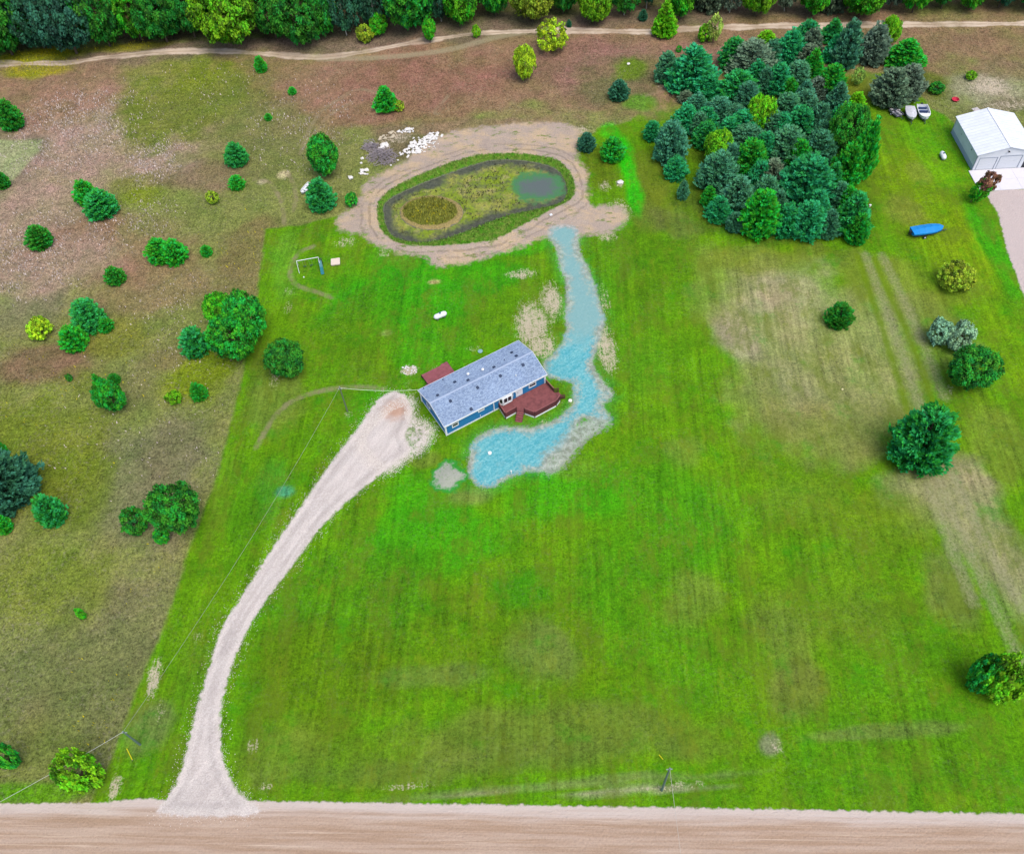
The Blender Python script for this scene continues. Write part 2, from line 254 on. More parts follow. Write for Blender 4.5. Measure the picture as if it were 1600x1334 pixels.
me.vertices.add(nx*ny); me.vertices.foreach_set('co', np.stack([X, Y, Z], 1).astype(np.float32).ravel())
ii = (np.arange(ny-1)[:, None]*nx+np.arange(nx-1)[None]).ravel(); q = np.stack([ii, ii+1, ii+nx+1, ii+nx], 1).astype(np.int32)
me.loops.add(q.size); me.loops.foreach_set('vertex_index', q.ravel()); me.polygons.add(len(q)); me.polygons.foreach_set('loop_start', np.arange(len(q), dtype=np.int32)*4); me.update(calc_edges=True)
me.polygons.foreach_set('use_smooth', [True]*len(q))
ca = me.attributes.new('tint', 'FLOAT_COLOR', 'POINT'); ca.data.foreach_set('color', np.concatenate([ground_color(X, Y), np.ones((len(X), 1))], 1).astype(np.float32).ravel())
def setf(name, v): a = me.attributes.new(name, 'FLOAT', 'POINT'); a.data.foreach_set('value', v.astype(np.float32))
tr = np.minimum(np.abs(sdf(X, Y, trail, False)-.0), BIG); tr2 = sdf(X, Y, trail2, False); lp = np.minimum.reduce([sdf(X, Y, l, False) for l in loops])
for nme, v in dict(s_drive=sdf(X, Y, drive), s_scree=sdf(X, Y, scree), s_blue=sdf(X, Y, blue), s_patch=sdf(X, Y, fringe), s_sand=sdf(X, Y, sand), s_bank=sdf(X, Y, bank), s_pond=sdf(X, Y, pond), s_island=sdf(X, Y, island), s_islet=sdf(X, Y, islet),
                   s_road=sdf(X, Y, road), s_gravel=sdf(X, Y, rgravel), s_trail=tr, s_branch=tr2, s_loop=lp, s_lawn=sdf(X, Y, lawn), s_grey=sdf(X, Y, greyed), s_lane=np.minimum.reduce([sdf(X, Y, l, False) for l in lanes]), s_green=np.minimum.reduce([sdf(X, Y, l, False) for l in greenl])).items(): setf(nme, v)
# scattered bare-soil patches with ragged grassy edges
bare = np.zeros(len(X))
for bx, by, rx, ry, st in [(832, 508, 32, 46, 1.0), (862, 470, 20, 34, .95), (845, 540, 30, 24, .95), (815, 428, 30, 9, .8), (948, 545, 18, 42, .95), (945, 470, 10, 30, .5), (640, 578, 15, 9, 1.3), (240, 1060, 14, 34, .9), (180, 1228, 12, 20, .9), (395, 1165, 10, 12, .7), (415, 1228, 12, 6, .7), (1545, 135, 38, 14, 1.0), (1580, 165, 60, 10, .6), (620, 215, 26, 10, .8), (600, 228, 14, 16, .7), (968, 330, 22, 22, .7), (945, 290, 12, 10, .6), (968, 288, 8, 6, .9), (900, 205, 34, 9, .8), (950, 370, 18, 10, .6), (655, 690, 20, 26, .6), (250, 1110, 10, 20, .4), (310, 995, 14, 8, .5), (540, 378, 22, 10, .6), (600, 395, 14, 10, .5), (740, 545, 18, 6, .4), (680, 578, 16, 8, .4),
                           (225, 290, 30, 8, .3), (1040, 135, 14, 5, .8), (452, 455, 12, 8, .4), (450, 480, 10, 12, .4), (430, 590, 16, 22, .45), (1215, 1165, 16, 14, .4), (1050, 1228, 70, 8, .5), (640, 1228, 50, 7, .5), (640, 620, 16, 30, .3), (1485, 610, 9, 10, .5), (545, 648, 10, 8, .5), (900, 590, 30, 8, .6), (885, 632, 20, 10, .25), (850, 665, 10, 20, .5), (860, 720, 40, 24, .5)]:
    s, sn = scl(bx, by); g = G(bx, by); d = np.sqrt(((X-g[0])/(rx*s))**2+((Y-g[1])/(ry*s/sn))**2); bare = np.maximum(bare, st*ss(1.35, .3, d))
setf('bare', bare)
fl = np.zeros(len(X))
for bx, by, rx, ry, st in [(240, 250, 55, 35, 1), (120, 200, 90, 50, .7), (50, 380, 60, 30, .8), (200, 350, 40, 30, .6), (40, 440, 90, 30, .6), (330, 130, 90, 40, .25), (500, 200, 60, 40, .3)]:
    s, sn = scl(bx, by); g = G(bx, by); d = np.sqrt(((X-g[0])/(rx*s))**2+((Y-g[1])/(ry*s/sn))**2); fl = np.maximum(fl, st*ss(1.4, .2, d))
setf('flowers', fl)

q = NT('ground_surface'); p = q.pos(); n05 = q.noise(p, .35, 4, .6); n1 = q.noise(p, 1.1, 4, .6); n4 = q.noise(p, 4.0, 3, .65); n9 = q.noise(p, 10, 2, .6); n2 = q.noise(p, 2.4, 3, .75)
c = q.attr('tint', 'Color')
lawnm = q.ramp(q.attr('s_lawn'), .3, -.3)
# mowing lanes run along the lot
st = q.noise(q.map(p, (1.2, .05, 1), math.radians(6.0)), 1.0, 3, .6, .3); st2 = q.noise(q.map(p, (.45, .02, 1), math.radians(4)), 1.0, 2, .5)
stripe = q.math('ADD', q.math('MULTIPLY', q.math('SUBTRACT', st, .5), 1.1), q.math('MULTIPLY', q.math('SUBTRACT', st2, .5), .35))
stripe = q.math('MULTIPLY', q.math('MULTIPLY', stripe, lawnm), q.ramp(q.noise(p, .05, 3), .35, .6, .35, 1.3)); mott = q.noise(q.map(p, (1, .55, 1), .1), .22, 6, .75)
f = q.math('ADD', q.math('MULTIPLY', q.math('SUBTRACT', n1, .5), 1.2), q.math('MULTIPLY', q.math('SUBTRACT', n4, .5), 1.4)); f = q.math('ADD', f, q.math('MULTIPLY', q.math('SUBTRACT', n2, .5), 2.0)); f = q.math('ADD', f, q.math('MULTIPLY', q.math('SUBTRACT', n9, .5), .9)); wildm = q.ramp(lawnm, 0, 1, 1.2, .8)
f = q.math('MULTIPLY', f, wildm); f = q.math('ADD', q.math('ADD', f, stripe), 1.0); f = q.math('MAXIMUM', f, .3); c = q.mulv(c, f)
# dry thatch and lush tufts
thatch = q.math('MULTIPLY', q.ramp(q.noise(q.map(p, (1, .4, 1)), .8, 5, .75), .56, .74), .5); c = q.mix(q.math('MULTIPLY', thatch, .7), c, q.mix(lawnm, A4((140, 138, 92)), A4((140, 146, 34)))); c = q.mix(q.math('MULTIPLY', q.ramp(mott, .48, .62), q.math('MULTIPLY', lawnm, .5)), c, A4((104, 122, 30))); c = q.mix(q.math('MULTIPLY', q.ramp(q.noise(q.map(p, (1, .45, 1), .1), .35, 6, .8), .54, .68), q.math('MULTIPLY', lawnm, .42)), c, A4((126, 140, 30)))
lush = q.math('MULTIPLY', q.ramp(q.noise(p, .17, 5, .7), .54, .72), q.math('MULTIPLY', lawnm, .45)); c = q.mix(lush, c, A4((50, 150, 6))); dryf = q.math('MULTIPLY', q.ramp(q.noise(p, 1.7, 4, .8), .5, .66), q.ramp(q.noise(p, .12, 4, .7), .42, .6, .1, .6)); dryf = q.math('MULTIPLY', dryf, q.ramp(lawnm, 0, 1, 1, .22)); c = q.mix(dryf, c, A4((150, 144, 116)))
fw = q.math('MULTIPLY', q.ramp(q.noise(p, 2.6, 3, .8), q.math('SUBTRACT', .68, q.math('MULTIPLY', q.attr('flowers'), .16)), .74), q.ramp(q.attr('flowers'), 0, .5)); c = q.mix(fw, c, A4((188, 172, 160)))
def wob(a, amt, src=None): return q.math('ADD', a, q.math('MULTIPLY', q.math('SUBTRACT', src or n1, .5), amt))
streak = q.noise(q.map(p, (3.0, .35, 1)), 1.0, 4, .65); soil = q.mix(n1, A4((196, 178, 150)), A4((160, 142, 126))); soil = q.mulv(soil, q.ramp(n4, .2, .8, .72, 1.25)); soil = q.mix(q.ramp(streak, .55, .75, 0, .5), soil, A4((205, 186, 150)))
streak = q.noise(q.map(p, (3.0, .35, 1)), 1.0, 4, .65); b_ = q.attr('bare'); bf = q.math('MULTIPLY', q.ramp(q.math('ADD', q.math('ADD', b_, q.math('MULTIPLY', q.math('SUBTRACT', n1, .5), 1.6)), q.math('ADD', q.math('MULTIPLY', q.math('SUBTRACT', n4, .5), 2.2), q.math('MULTIPLY', q.math('SUBTRACT', streak, .5), 1.5))), .35, 1.15), .9); bf = q.math('MULTIPLY', bf, q.ramp(b_, .05, .3)); c = q.mix(bf, c, q.mulv(A4((206, 190, 166))[:3], q.ramp(n9, .2, .8, .7, 1.25)))
# tracks
c = q.mix(q.math('MULTIPLY', q.ramp(wob(q.attr('s_lane'), 1.6), 1.4, .2), q.ramp(n2, .3, .7, .1, .6)), c, A4((164, 160, 126))); c = q.mix(q.math('MULTIPLY', q.ramp(wob(q.attr('s_green'), 1.2), .9, .1), .7), c, A4((104, 134, 14)))
lf = q.math('MULTIPLY', q.ramp(wob(q.attr('s_loop'), .8), .75, .15), q.ramp(n05, .3, .62, .05, .6)); c = q.mix(lf, c, A4((156, 142, 112)))
t2 = q.math('MULTIPLY', q.ramp(wob(q.attr('s_branch'), 1.4), 1.5, .5), .65); c = q.mix(t2, c, A4((170, 160, 128)))
tt = q.attr('s_trail'); t1 = q.math('MULTIPLY', q.ramp(wob(wob(tt, 1.0), 4.0, q.noise(p, .08, 3)), 1.45, .75), q.ramp(q.noise(p, .12, 3), .4, .58, .5, 1)); tc = q.mix(n1, A4((236, 216, 194)), A4((206, 186, 164))); tc = q.mix(q.math('MULTIPLY', q.ramp(q.math('ADD', tt, q.math('MULTIPLY', n1, .4)), .6, .25), .55), tc, A4((150, 130, 100))); c = q.mix(t1, c, tc)
# sandy ring round the pond with wheel ruts
ring = q.math('PINGPONG', wob(q.attr('s_bank'), 1.2, n05), .55); rut = q.math('MULTIPLY', q.ramp(q.math('ABSOLUTE', q.math('SUBTRACT', wob(q.attr('s_bank'), 1.6, n05), 1.6)), .1, .4, .74, 1.0), q.ramp(q.math('ABSOLUTE', q.math('SUBTRACT', wob(q.attr('s_bank'), 2.4, n05), 3.3)), .1, .45, .8, 1.0)); rut = q.math('MAXIMUM', rut, q.ramp(q.noise(p, .16, 3), .45, .6)); 
sc_ = q.mix(n05, A4((196, 178, 158)), A4((168, 150, 138))); big = q.noise(q.map(p, (1, 1.8, 1), .4), .14, 5, .7); sc_ = q.mix(q.ramp(big, .45, .62, 0, .8), sc_, A4((206, 180, 144))); sc_ = q.mix(q.ramp(streak, .5, .7, 0, .4), sc_, A4((172, 156, 148))); sc_ = q.mulv(sc_, q.math('MULTIPLY', rut, q.ramp(n4, .2, .8, .8, 1.18)))
weeds = q.math('MULTIPLY', q.ramp(q.noise(q.map(p, (1, 2, 1)), .3, 6, .75), .55, .64), .85); sc_ = q.mix(weeds, sc_, A4((110, 132, 56)))
c = q.mix(q.ramp(wob(wob(q.attr('s_sand'), 3.5, q.noise(p, .3, 4, .7)), 3.0), .9, -.8), c, sc_)
bk = q.mix(q.ramp(n1, .3, .7), A4((70, 135, 20)), A4((122, 142, 60))); bk = q.mulv(bk, q.ramp(n4, .2, .8, .65, 1.3)); c = q.mix(q.ramp(wob(q.attr('s_bank'), 1.4), .35, -.25), c, bk)
mud = q.mulv(A4((112, 112, 100))[:3], q.ramp(n4, .2, .8, .6, 1.3)); c = q.mix(q.ramp(wob(q.attr('s_pond'), .6), .1, -.3), c, mud)
isr = q.mix(n1, A4((180, 158, 104)), A4((140, 128, 78))); isr = q.mulv(isr, q.ramp(n4, .2, .8, .6, 1.3)); c = q.mix(q.ramp(wob(q.attr('s_island'), .8), .1, -.2), c, isr)
isg = q.mix(q.ramp(n4, .35, .65), A4((88, 102, 40)), A4((128, 128, 44))); c = q.mix(q.ramp(wob(q.attr('s_islet'), 1.0), .1, -.2), c, isg)
# road, gravels
rs = q.noise(q.map(p, (.06, 1.6, 1), math.radians(4.9)), 1.0, 5, .6); rc = q.mix(q.ramp(rs, .35, .65), A4((176, 148, 124)), A4((194, 170, 150))); rc = q.mulv(rc, q.ramp(n4, .2, .8, .9, 1.1)); 
rs2 = q.noise(q.map(p, (.04, 2.6, 1), math.radians(4.9)), 1.0, 6, .7); rc = q.mix(q.ramp(rs2, .56, .68, 0, .7), rc, A4((218, 196, 174)))
edge = q.ramp(q.math('ADD', q.attr('s_road'), q.math('MULTIPLY', rs, 2.4)), -.9, .9); rc = q.mix(q.math('MULTIPLY', edge, .85), rc, A4((212, 198, 188)))
c = q.mix(q.ramp(wob(q.attr('s_road'), 1.0), .2, -.1), c, rc)
gc = q.mix(n05, A4((226, 216, 208)), A4((204, 192, 184))); gc = q.mulv(gc, q.ramp(n9, .2, .8, .8, 1.18)); gc = q.mulv(gc, q.ramp(n4, .25, .75, .88, 1.1)); c0 = c
yardd = q.n('ShaderNodeVectorMath', operation='DISTANCE'); q.set(yardd.inputs[0], p); g_ = G(618, 640); yardd.inputs[1].default_value = (g_[0], g_[1], 0); gc = q.mix(q.ramp(wob(yardd.outputs['Value'], 2.2), 3.2, .6, 0, .85), gc, A4((196, 154, 128)))
lane = q.noise(q.map(p, (.9, .12, 1), math.radians(30)), 1.0, 3, .6); gc = q.mulv(gc, q.ramp(lane, .3, .7, .9, 1.08))
c = q.mix(q.math('MULTIPLY', q.ramp(wob(q.attr('s_scree'), 3.5, n4), 1.0, -.6), q.ramp(n1, .4, .6, .25, 1)), c, gc)
gc = q.mulv(gc, q.ramp(q.math('ABSOLUTE', q.math('ADD', wob(q.attr('s_drive'), 1.2), 1.25)), .1, .55, .88, 1.0)); c = q.mix(q.ramp(wob(wob(q.attr('s_drive'), 1.3), .9, n9), .2, -.2), c, gc)
c = q.mix(q.ramp(wob(wob(q.attr('s_gravel'), 1.2), .6, n9), .2, -.2), c, q.mulv(A4((206, 190, 184))[:3], q.ramp(n9, .2, .8, .8, 1.18)))
# blue-green seed mulch, grey where it thins
gr = q.mulv(q.mix(q.ramp(n1, .4, .6), A4((158, 160, 152)), A4((196, 198, 194))), q.ramp(n9, .2, .8, .65, 1.3)); bs = wob(wob(q.attr('s_blue'), 1.6), 1.0, n4); nb = q.noise(p, .16, 4, .65); c = q.mix(q.math('MAXIMUM', q.math('MULTIPLY', q.ramp(wob(bs, 2.0, nb), .8, .0), .8), q.math('MULTIPLY', q.ramp(wob(q.attr('s_grey'), 4.0, n1), .4, -.6), .75)), c, gr)
bstr = q.noise(q.map(p, (.3, 1.5, 1), math.radians(-38)), 1.0, 6, .75, .6); bc = q.mix(q.ramp(bstr, .35, .7), A4((80, 174, 186)), A4((124, 194, 196))); bc = q.mix(q.ramp(n2, .45, .75, 0, .45), bc, A4((168, 196, 192))); bc = q.mix(q.ramp(q.noise(p, .5, 5, .75), .52, .7, 0, .55), bc, A4((150, 186, 180))); bc = q.mulv(bc, q.ramp(n2, .2, .8, .8, 1.18))
pale = q.ramp(q.n('ShaderNodeSeparateXYZ').outputs[1], 0, 1); 
sep = q.n('ShaderNodeSeparateXYZ'); q.set(sep.inputs[0], p); yy = float(G(890, 540)[1]); y2 = float(G(890, 420)[1]); bc = q.mix(q.ramp(wob(sep.outputs[1], 8, n05), yy-2, yy+5, 0, .7), bc, A4((146, 178, 172)))
c = q.mix(q.ramp(wob(wob(bs, 6.5, nb), 3.0, n2), .3, -1.3) if False else q.math('MULTIPLY', q.ramp(wob(wob(bs, 6.5, nb), 3.0, n2), .3, -1.3), q.ramp(wob(q.attr('s_grey'), 5.0, n1), -1.2, .8, .25, 1)), c, bc)
pc = q.mix(n4, A4((150, 160, 140)), A4((186, 184, 172))); c = q.mix(q.math('MULTIPLY', q.ramp(wob(wob(q.attr('s_patch'), 1.5), 4, n05), .9, .1), .75), c, A4((34, 156, 60))); c = q.mix(q.ramp(wob(wob(q.attr('s_patch'), 2.0), 4, n05), .2, -.7), c, pc)
q.col(c); hb = q.math('ADD', q.math('MULTIPLY', n4, .6), q.math('MULTIPLY', n9, .4)); q.bump(q.math('ADD', hb, q.math('MULTIPLY', n2, .8)), .7, .3); q.b.inputs['Roughness'].default_value = .95; q.b.inputs['Specular IOR Level'].default_value = .08
me.materials.append(q.m); tag(link('ground', me), kind='structure')

# pond water
bx0, by0 = pond.min(0)-1; bx1, by1 = pond.max(0)+1; wx_ = np.arange(bx0, bx1, .35); wy_ = np.arange(by0, by1, .35); ax, ay = np.meshgrid(wx_, wy_); AX = ax.ravel(); AY = ay.ravel(); nn = len(wx_)
sp = sdf(AX, AY, pond); ii = (np.arange(len(wy_)-1)[:, None]*nn+np.arange(nn-1)[None]).ravel(); q4 = np.stack([ii, ii+1, ii+nn+1, ii+nn], 1); q4 = q4[(sp[q4] < .7).all(1)]
us = np.unique(q4); rm = np.full(len(AX), -1); rm[us] = np.arange(len(us))
wm = mesh('pond_water', np.stack([AX[us], AY[us], np.full(len(us), -.28)], 1), rm[q4].tolist())
for nme, v in (('s_pond', sp), ('s_deep', sdf(AX, AY, deep)), ('s_island', sdf(AX, AY, island))): a = wm.attributes.new(nme, 'FLOAT', 'POINT'); a.data.foreach_set('value', v[us].astype(np.float32))
q = NT('pond_water_surface'); p = q.pos(); n1 = q.noise(p, .45, 5, .65); n2 = q.noise(p, 2.0, 4, .7); n3 = q.noise(q.map(p, (1, 1, 1)), .9, 6, .8)
c = q.mix(q.ramp(n1, .38, .62), A4((118, 136, 46)), A4((164, 160, 74))); c = q.mix(q.ramp(q.noise(p, .12, 3), .42, .6), c, A4((126, 146, 28))); c = q.mix(q.ramp(n3, .5, .58, 0, .8), c, A4((94, 102, 62))); c = q.mix(q.ramp(q.noise(p, .3, 5, .7), .55, .68, 0, .6), c, A4((172, 160, 110))); c = q.mulv(c, q.ramp(n2, .25, .75, .75, 1.25))
edge = q.ramp(q.math('ADD', q.attr('s_pond'), q.math('MULTIPLY', q.math('SUBTRACT', q.noise(p, .2, 5, .7), .5), 9.0)), -3.4, -.9); ec = q.mulv(q.mix(n3, A4((66, 70, 68)), A4((96, 98, 68))), q.ramp(n2, .25, .75, .6, 1.4)); c = q.mix(edge, c, ec)
dp = q.math('ADD', q.math('ADD', q.attr('s_deep'), q.math('MULTIPLY', q.math('SUBTRACT', n3, .5), 2.0)), q.math('MULTIPLY', q.math('SUBTRACT', n1, .5), 5.0)); c = q.mix(q.ramp(dp, .6, -1.2), c, A4((72, 130, 74))); c = q.mix(q.ramp(dp, -.6, -3.6), c, A4((96, 106, 102)))
q.col(c); q.b.inputs['Roughness'].default_value = .22; q.b.inputs['Specular IOR Level'].default_value = .4; q.b.inputs['IOR'].default_value = 1.33; q.bump(n2, .08, .05); wm.materials.append(q.m); tag(link('pond_water', wm), kind='structure')

# ================================================================== TREES
def soft_normal(q, keep=.6, up=.8):
    g_ = q.n('ShaderNodeNewGeometry'); a = q.n('ShaderNodeVectorMath', operation='SCALE'); q.set(a.inputs[0], g_.outputs['Normal']); a.inputs['Scale'].default_value = keep
    b = q.n('ShaderNodeVectorMath', operation='ADD'); q.set(b.inputs[0], a.outputs[0]); b.inputs[1].default_value = (0, 0, up); c = q.n('ShaderNodeVectorMath', operation='NORMALIZE'); q.set(c.inputs[0], b.outputs[0]); return c.outputs[0]
def leafmat(name, rough=.75):
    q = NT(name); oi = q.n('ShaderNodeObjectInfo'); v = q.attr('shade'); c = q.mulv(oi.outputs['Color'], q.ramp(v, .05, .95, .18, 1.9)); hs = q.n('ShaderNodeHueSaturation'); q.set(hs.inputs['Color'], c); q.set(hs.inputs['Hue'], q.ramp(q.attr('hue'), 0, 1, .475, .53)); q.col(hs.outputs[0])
    q.b.inputs['Roughness'].default_value = rough; q.b.inputs['Specular IOR Level'].default_value = .2
    tr_ = q.n('ShaderNodeBsdfTranslucent'); q.set(tr_.inputs[0], hs.outputs[0]); mx = q.n('ShaderNodeMixShader'); mx.inputs[0].default_value = .22; q.set(q.b.inputs['Normal'], soft_normal(q, .85, .5)); q.t.links.new(q.b.outputs[0], mx.inputs[1]); q.t.links.new(tr_.outputs[0], mx.inputs[2]); q.t.links.new(mx.outputs[0], q.t.nodes['Material Output'].inputs[0]); return q.m
LEAF = leafmat('leaves'); BARK = M((98, 84, 70), .9, .3, 6, key='bark'); BIRCH = M((206, 200, 190), .8, .2, 6, key='birch')
def unit(v): return v/(np.linalg.norm(v, axis=1, keepdims=True)+1e-9)
def kites(c, d, s, ln, wd):          # kite-shaped leaf at c, along d, side s
    ln = ln[:, None]; wd = wd[:, None]; V = np.stack([c, c+d*ln*.45+s*wd, c+d*ln, c+d*ln*.45-s*wd], 1); return V.reshape(-1, 3)
def conifer_mesh(seed, clusters, per, leaf, taper=.8, belly=.18, ragged=.22):
    """whorled branches: foliage gathers on separate boughs with dark gaps between them"""
    r = np.random.default_rng(seed); NL = 15; pts = []
    for k in range(NL):
        zk = (k/(NL-1))**1.15*.93+r.uniform(-.012, .012); pr_ = (.8+.2*zk/belly) if zk < belly else ((1-zk)/(1-belly))**taper; nb = max(4, int(4+9*pr_)); a0 = r.random()*6.28; side = 1+.1*math.sin(k*1.3+seed)
        for b in range(nb):
            a = a0+6.2832*(b+r.uniform(-.25, .25))/nb; L = pr_*side*(1-ragged*r.random()**1.5)+.03; lift = r.uniform(.02, .1); m_ = max(2, int(clusters/(NL*9.0)*(.35+.9*L)))
            for q_ in range(m_):
                t = .22+.78*((q_+r.random())/m_)**.7; pts.append((math.cos(a)*L*t, math.sin(a)*L*t, zk+lift*t*t+r.uniform(-.012, .012), a, t, r.random()))
    for q_ in range(4): pts.append((0, 0, .9+.03*q_, r.random()*6.28, 1, r.random()))
    A_ = np.array(pts); m_ = len(A_); bo = np.repeat(A_, per, 0); n = len(bo); C = bo[:, :3].copy(); az = bo[:, 3]; D = np.stack([np.cos(az), np.sin(az), 0*az], 1); W_ = np.stack([-np.sin(az), np.cos(az), 0*az], 1)
    C = C+W_*(r.normal(0, 1, n)*.055*(.5+bo[:, 4]*.6))[:, None]+D*(r.normal(0, .03, n))[:, None]+np.array([0, 0, 1])*(r.normal(0, .012, n))[:, None]
    d = unit(D*.9+W_*r.normal(0, .6, n)[:, None]+r.normal(0, .25, (n, 3))+np.array([0, 0, .7])); s = unit(np.cross(d, r.normal(0, 1, (n, 3)))); d = d*np.array([1, 1, .5])
    V = kites(C, d, s, leaf*(.7+.6*r.random(n)), leaf*.22*(.7+.6*r.random(n))); V[:, 2] = np.maximum(V[:, 2], 0)
    cv = bo[:, 5]*.35+.3*bo[:, 4]; me = quick_mesh('crown', V, 4, LEAF); fcol(me, 'shade', np.clip(cv+.35*r.random(n), 0, 1)); fcol(me, 'hue', np.clip(bo[:, 5]*.6+.4*r.random(n), 0, 1)); return me  # needles darken towards the trunk: inner-crown shade put into the leaf colour
def broad_mesh(seed, lobes, per, leaf, flat=1.0, low=.12):
    r = np.random.default_rng(seed); nl = 9; ld_ = unit(r.normal(0, 1, (nl, 3))); la = .14+.18*r.random(nl); ld_[:, 2] = ld_[:, 2]*.7
    u = unit(r.normal(0, 1, (lobes, 3))); bumpy = 1+((np.clip((u@ld_.T-.55)/.45, 0, 1)**.7)*la).max(1)-.16; rad = bumpy*(.55+.45*r.random(lobes)**.35)
    C = u*rad[:, None]; C[:, 2] = C[:, 2]*.5*flat*(1-low)+.5+low*.5; C[:, :2] *= (1-.25*np.clip(.25-C[:, 2], 0, 1)/.25)[:, None]*.9
    n = lobes*per; Cc = np.repeat(C, per, 0); U = np.repeat(u, per, 0); o = unit(r.normal(0, 1, (n, 3))+U*.7); cr = .13*(.7+.6*np.repeat(r.random(lobes), per)); Pp = Cc+o*(cr*r.random(n)**.3)[:, None]*np.array([1, 1, .6])
    nr = unit(o+r.normal(0, .5, (n, 3))+np.array([0, 0, .4])); d = unit(np.cross(nr, r.normal(0, 1, (n, 3)))); s = np.cross(nr, d); d = d*np.array([1, 1, .7]); s = s*np.array([1, 1, .7])
    V = kites(Pp, d, s, leaf*(.7+.6*r.random(n)), leaf*.42*(.7+.6*r.random(n))); V[:, 2] = np.maximum(V[:, 2], 0)
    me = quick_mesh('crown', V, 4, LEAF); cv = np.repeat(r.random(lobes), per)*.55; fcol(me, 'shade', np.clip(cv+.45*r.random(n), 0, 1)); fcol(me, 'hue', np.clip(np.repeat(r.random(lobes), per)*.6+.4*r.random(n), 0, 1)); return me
def trunk_mesh(seed, top, r0, limbs, mat, spread=.6):
    r = random.Random(seed); m = MB(); pts = [(0, 0, -.02)]; x = y = 0
    for k in range(1, 6): x += r.uniform(-.02, .02); y += r.uniform(-.02, .02); pts.append((x, y, top*k/5))
    m.tube(pts, [r0*(1-.8*k/5) for k in range(6)], 7)
    for k in range(limbs):
        a = r.uniform(0, 6.28); z = top*r.uniform(.25, .85); L = spread*r.uniform(.6, 1); m.tube([(x*z, y*z, z), (math.cos(a)*L*.5, math.sin(a)*L*.5, z+.08), (math.cos(a)*L, math.sin(a)*L, z+.2)], [r0*.4, r0*.25, r0*.08], 5)
    me = mesh('trunk', m.V, m.F, mat, True); return me
# prototypes in unit size: radius 1, height 1
PR = {
 'pine': [(conifer_mesh(10+i, 900, 12, .15, .5+.05*(i % 3), .26, .32), trunk_mesh(i, .95, .035, 14, BARK, .55)) for i in range(6)],
 'spire': [(conifer_mesh(30+i, 800, 11, .16, .85, .12), trunk_mesh(i+9, .95, .04, 10, BARK, .5)) for i in range(3)],
 'shrubpine': [(conifer_mesh(50+i, 420, 11, .21, .6, .3, .2), trunk_mesh(i+19, .8, .05, 6, BARK, .4)) for i in range(4)],
 'broad': [(broad_mesh(70+i, 330, 52, .064), trunk_mesh(i+29, .75, .05, 9, BARK, .6)) for i in range(5)],
 'bush': [(broad_mesh(90+i, 130, 48, .105, 1, .0), trunk_mesh(i+39, .6, .05, 8, BARK, .6)) for i in range(4)],
 'birch': [(broad_mesh(110+i, 220, 36, .07), trunk_mesh(i+49, .98, .035, 10, BIRCH, .5)) for i in range(2)],
 'sparse': [(broad_mesh(120+i, 120, 26, .1, 1.1), trunk_mesh(i+59, .9, .03, 12, BARK, .6)) for i in range(2)],
}
TC = {'B': (52, 106, 74), 'BD': (78, 98, 76), 'T': (30, 120, 66), 'G': (32, 126, 22), 'L': (84, 144, 12), 'GT': (32, 120, 50), 'Y': (130, 160, 24), 'D': (34, 108, 22), 'DF': (38, 112, 24), 'LM': (86, 142, 12), 'OL': (112, 138, 30), 'YL': (140, 158, 30), 'S': (112, 152, 118), 'PL': (124, 152, 60), 'MG': (60, 140, 16), 'BF': (36, 84, 58), 'RD': (132, 92, 70)}
CN = {'B': 'grey-blue', 'BD': 'dark slate-grey', 'T': 'blue-green', 'G': 'deep green', 'L': 'lime green', 'GT': 'sea-green', 'Y': 'yellow-green', 'D': 'dark green', 'DF': 'dark green', 'LM': 'bright leafy green', 'OL': 'olive green', 'YL': 'yellowish', 'S': 'silvery green', 'PL': 'pale green', 'MG': 'mid green', 'BF': 'bluish green'}
cnt = {}
BOOST = 1.85
def plant(kind, base, R, h, ck, name, label, cat, group=None, seed=None, squash=1.0):
    k = cnt.get(kind, 0); cnt[kind] = k+1; pr = PR[kind][k % len(PR[kind])]
    o = thing(name, label, cat, (base[0], base[1], float(relief(np.array([base[0]]), np.array([base[1]]))[0])-.05), rnd.uniform(0, 6.28), group); R *= {'pine': 1.14, 'spire': 1.1, 'shrubpine': 1.1, 'broad': .97}.get(kind, 1); o.scale = (R, R*squash*rnd.uniform(.94, 1.06), h)
    cr = link('crown', pr[0], o); tk = link('trunk', pr[1], o); c = np.minimum(alb(*TC[ck])*(BOOST*(.78 if name == 'forest_tree' else 1)), .55)*rnd.uniform(.88, 1.12); cr.color = (c[0]*rnd.uniform(.9, 1.1), c[1], c[2]*rnd.uniform(.9, 1.1), 1)
    return o
def fit(bb, drop=.8):                # photo outline -> base point, radius, height
    x0, y0, x1, y1 = bb; cx = (x0+x1)/2; wpx = (x1-x0)/2; s, sn = scl(cx, y1-wpx*.6); by = y1-wpx*sn*drop; bx = cx
    for _ in range(3):
        g = G(bx, by); h = .5
        for _ in range(200):
            if P((g[0], g[1], h))[1] <= y0: break
            h += .1
        top = P((g[0], g[1], h)); bx += cx-(bx+top[0])/2
    s = scl(bx, by)[0]; return G(bx, by), wpx*s*.98, max(h, wpx*s*.8)
def at_photo(kind, bb, ck, name, label, cat, group=None): g, R, h = fit(bb); return plant(kind, g, R, h, ck, name, label, cat, group)
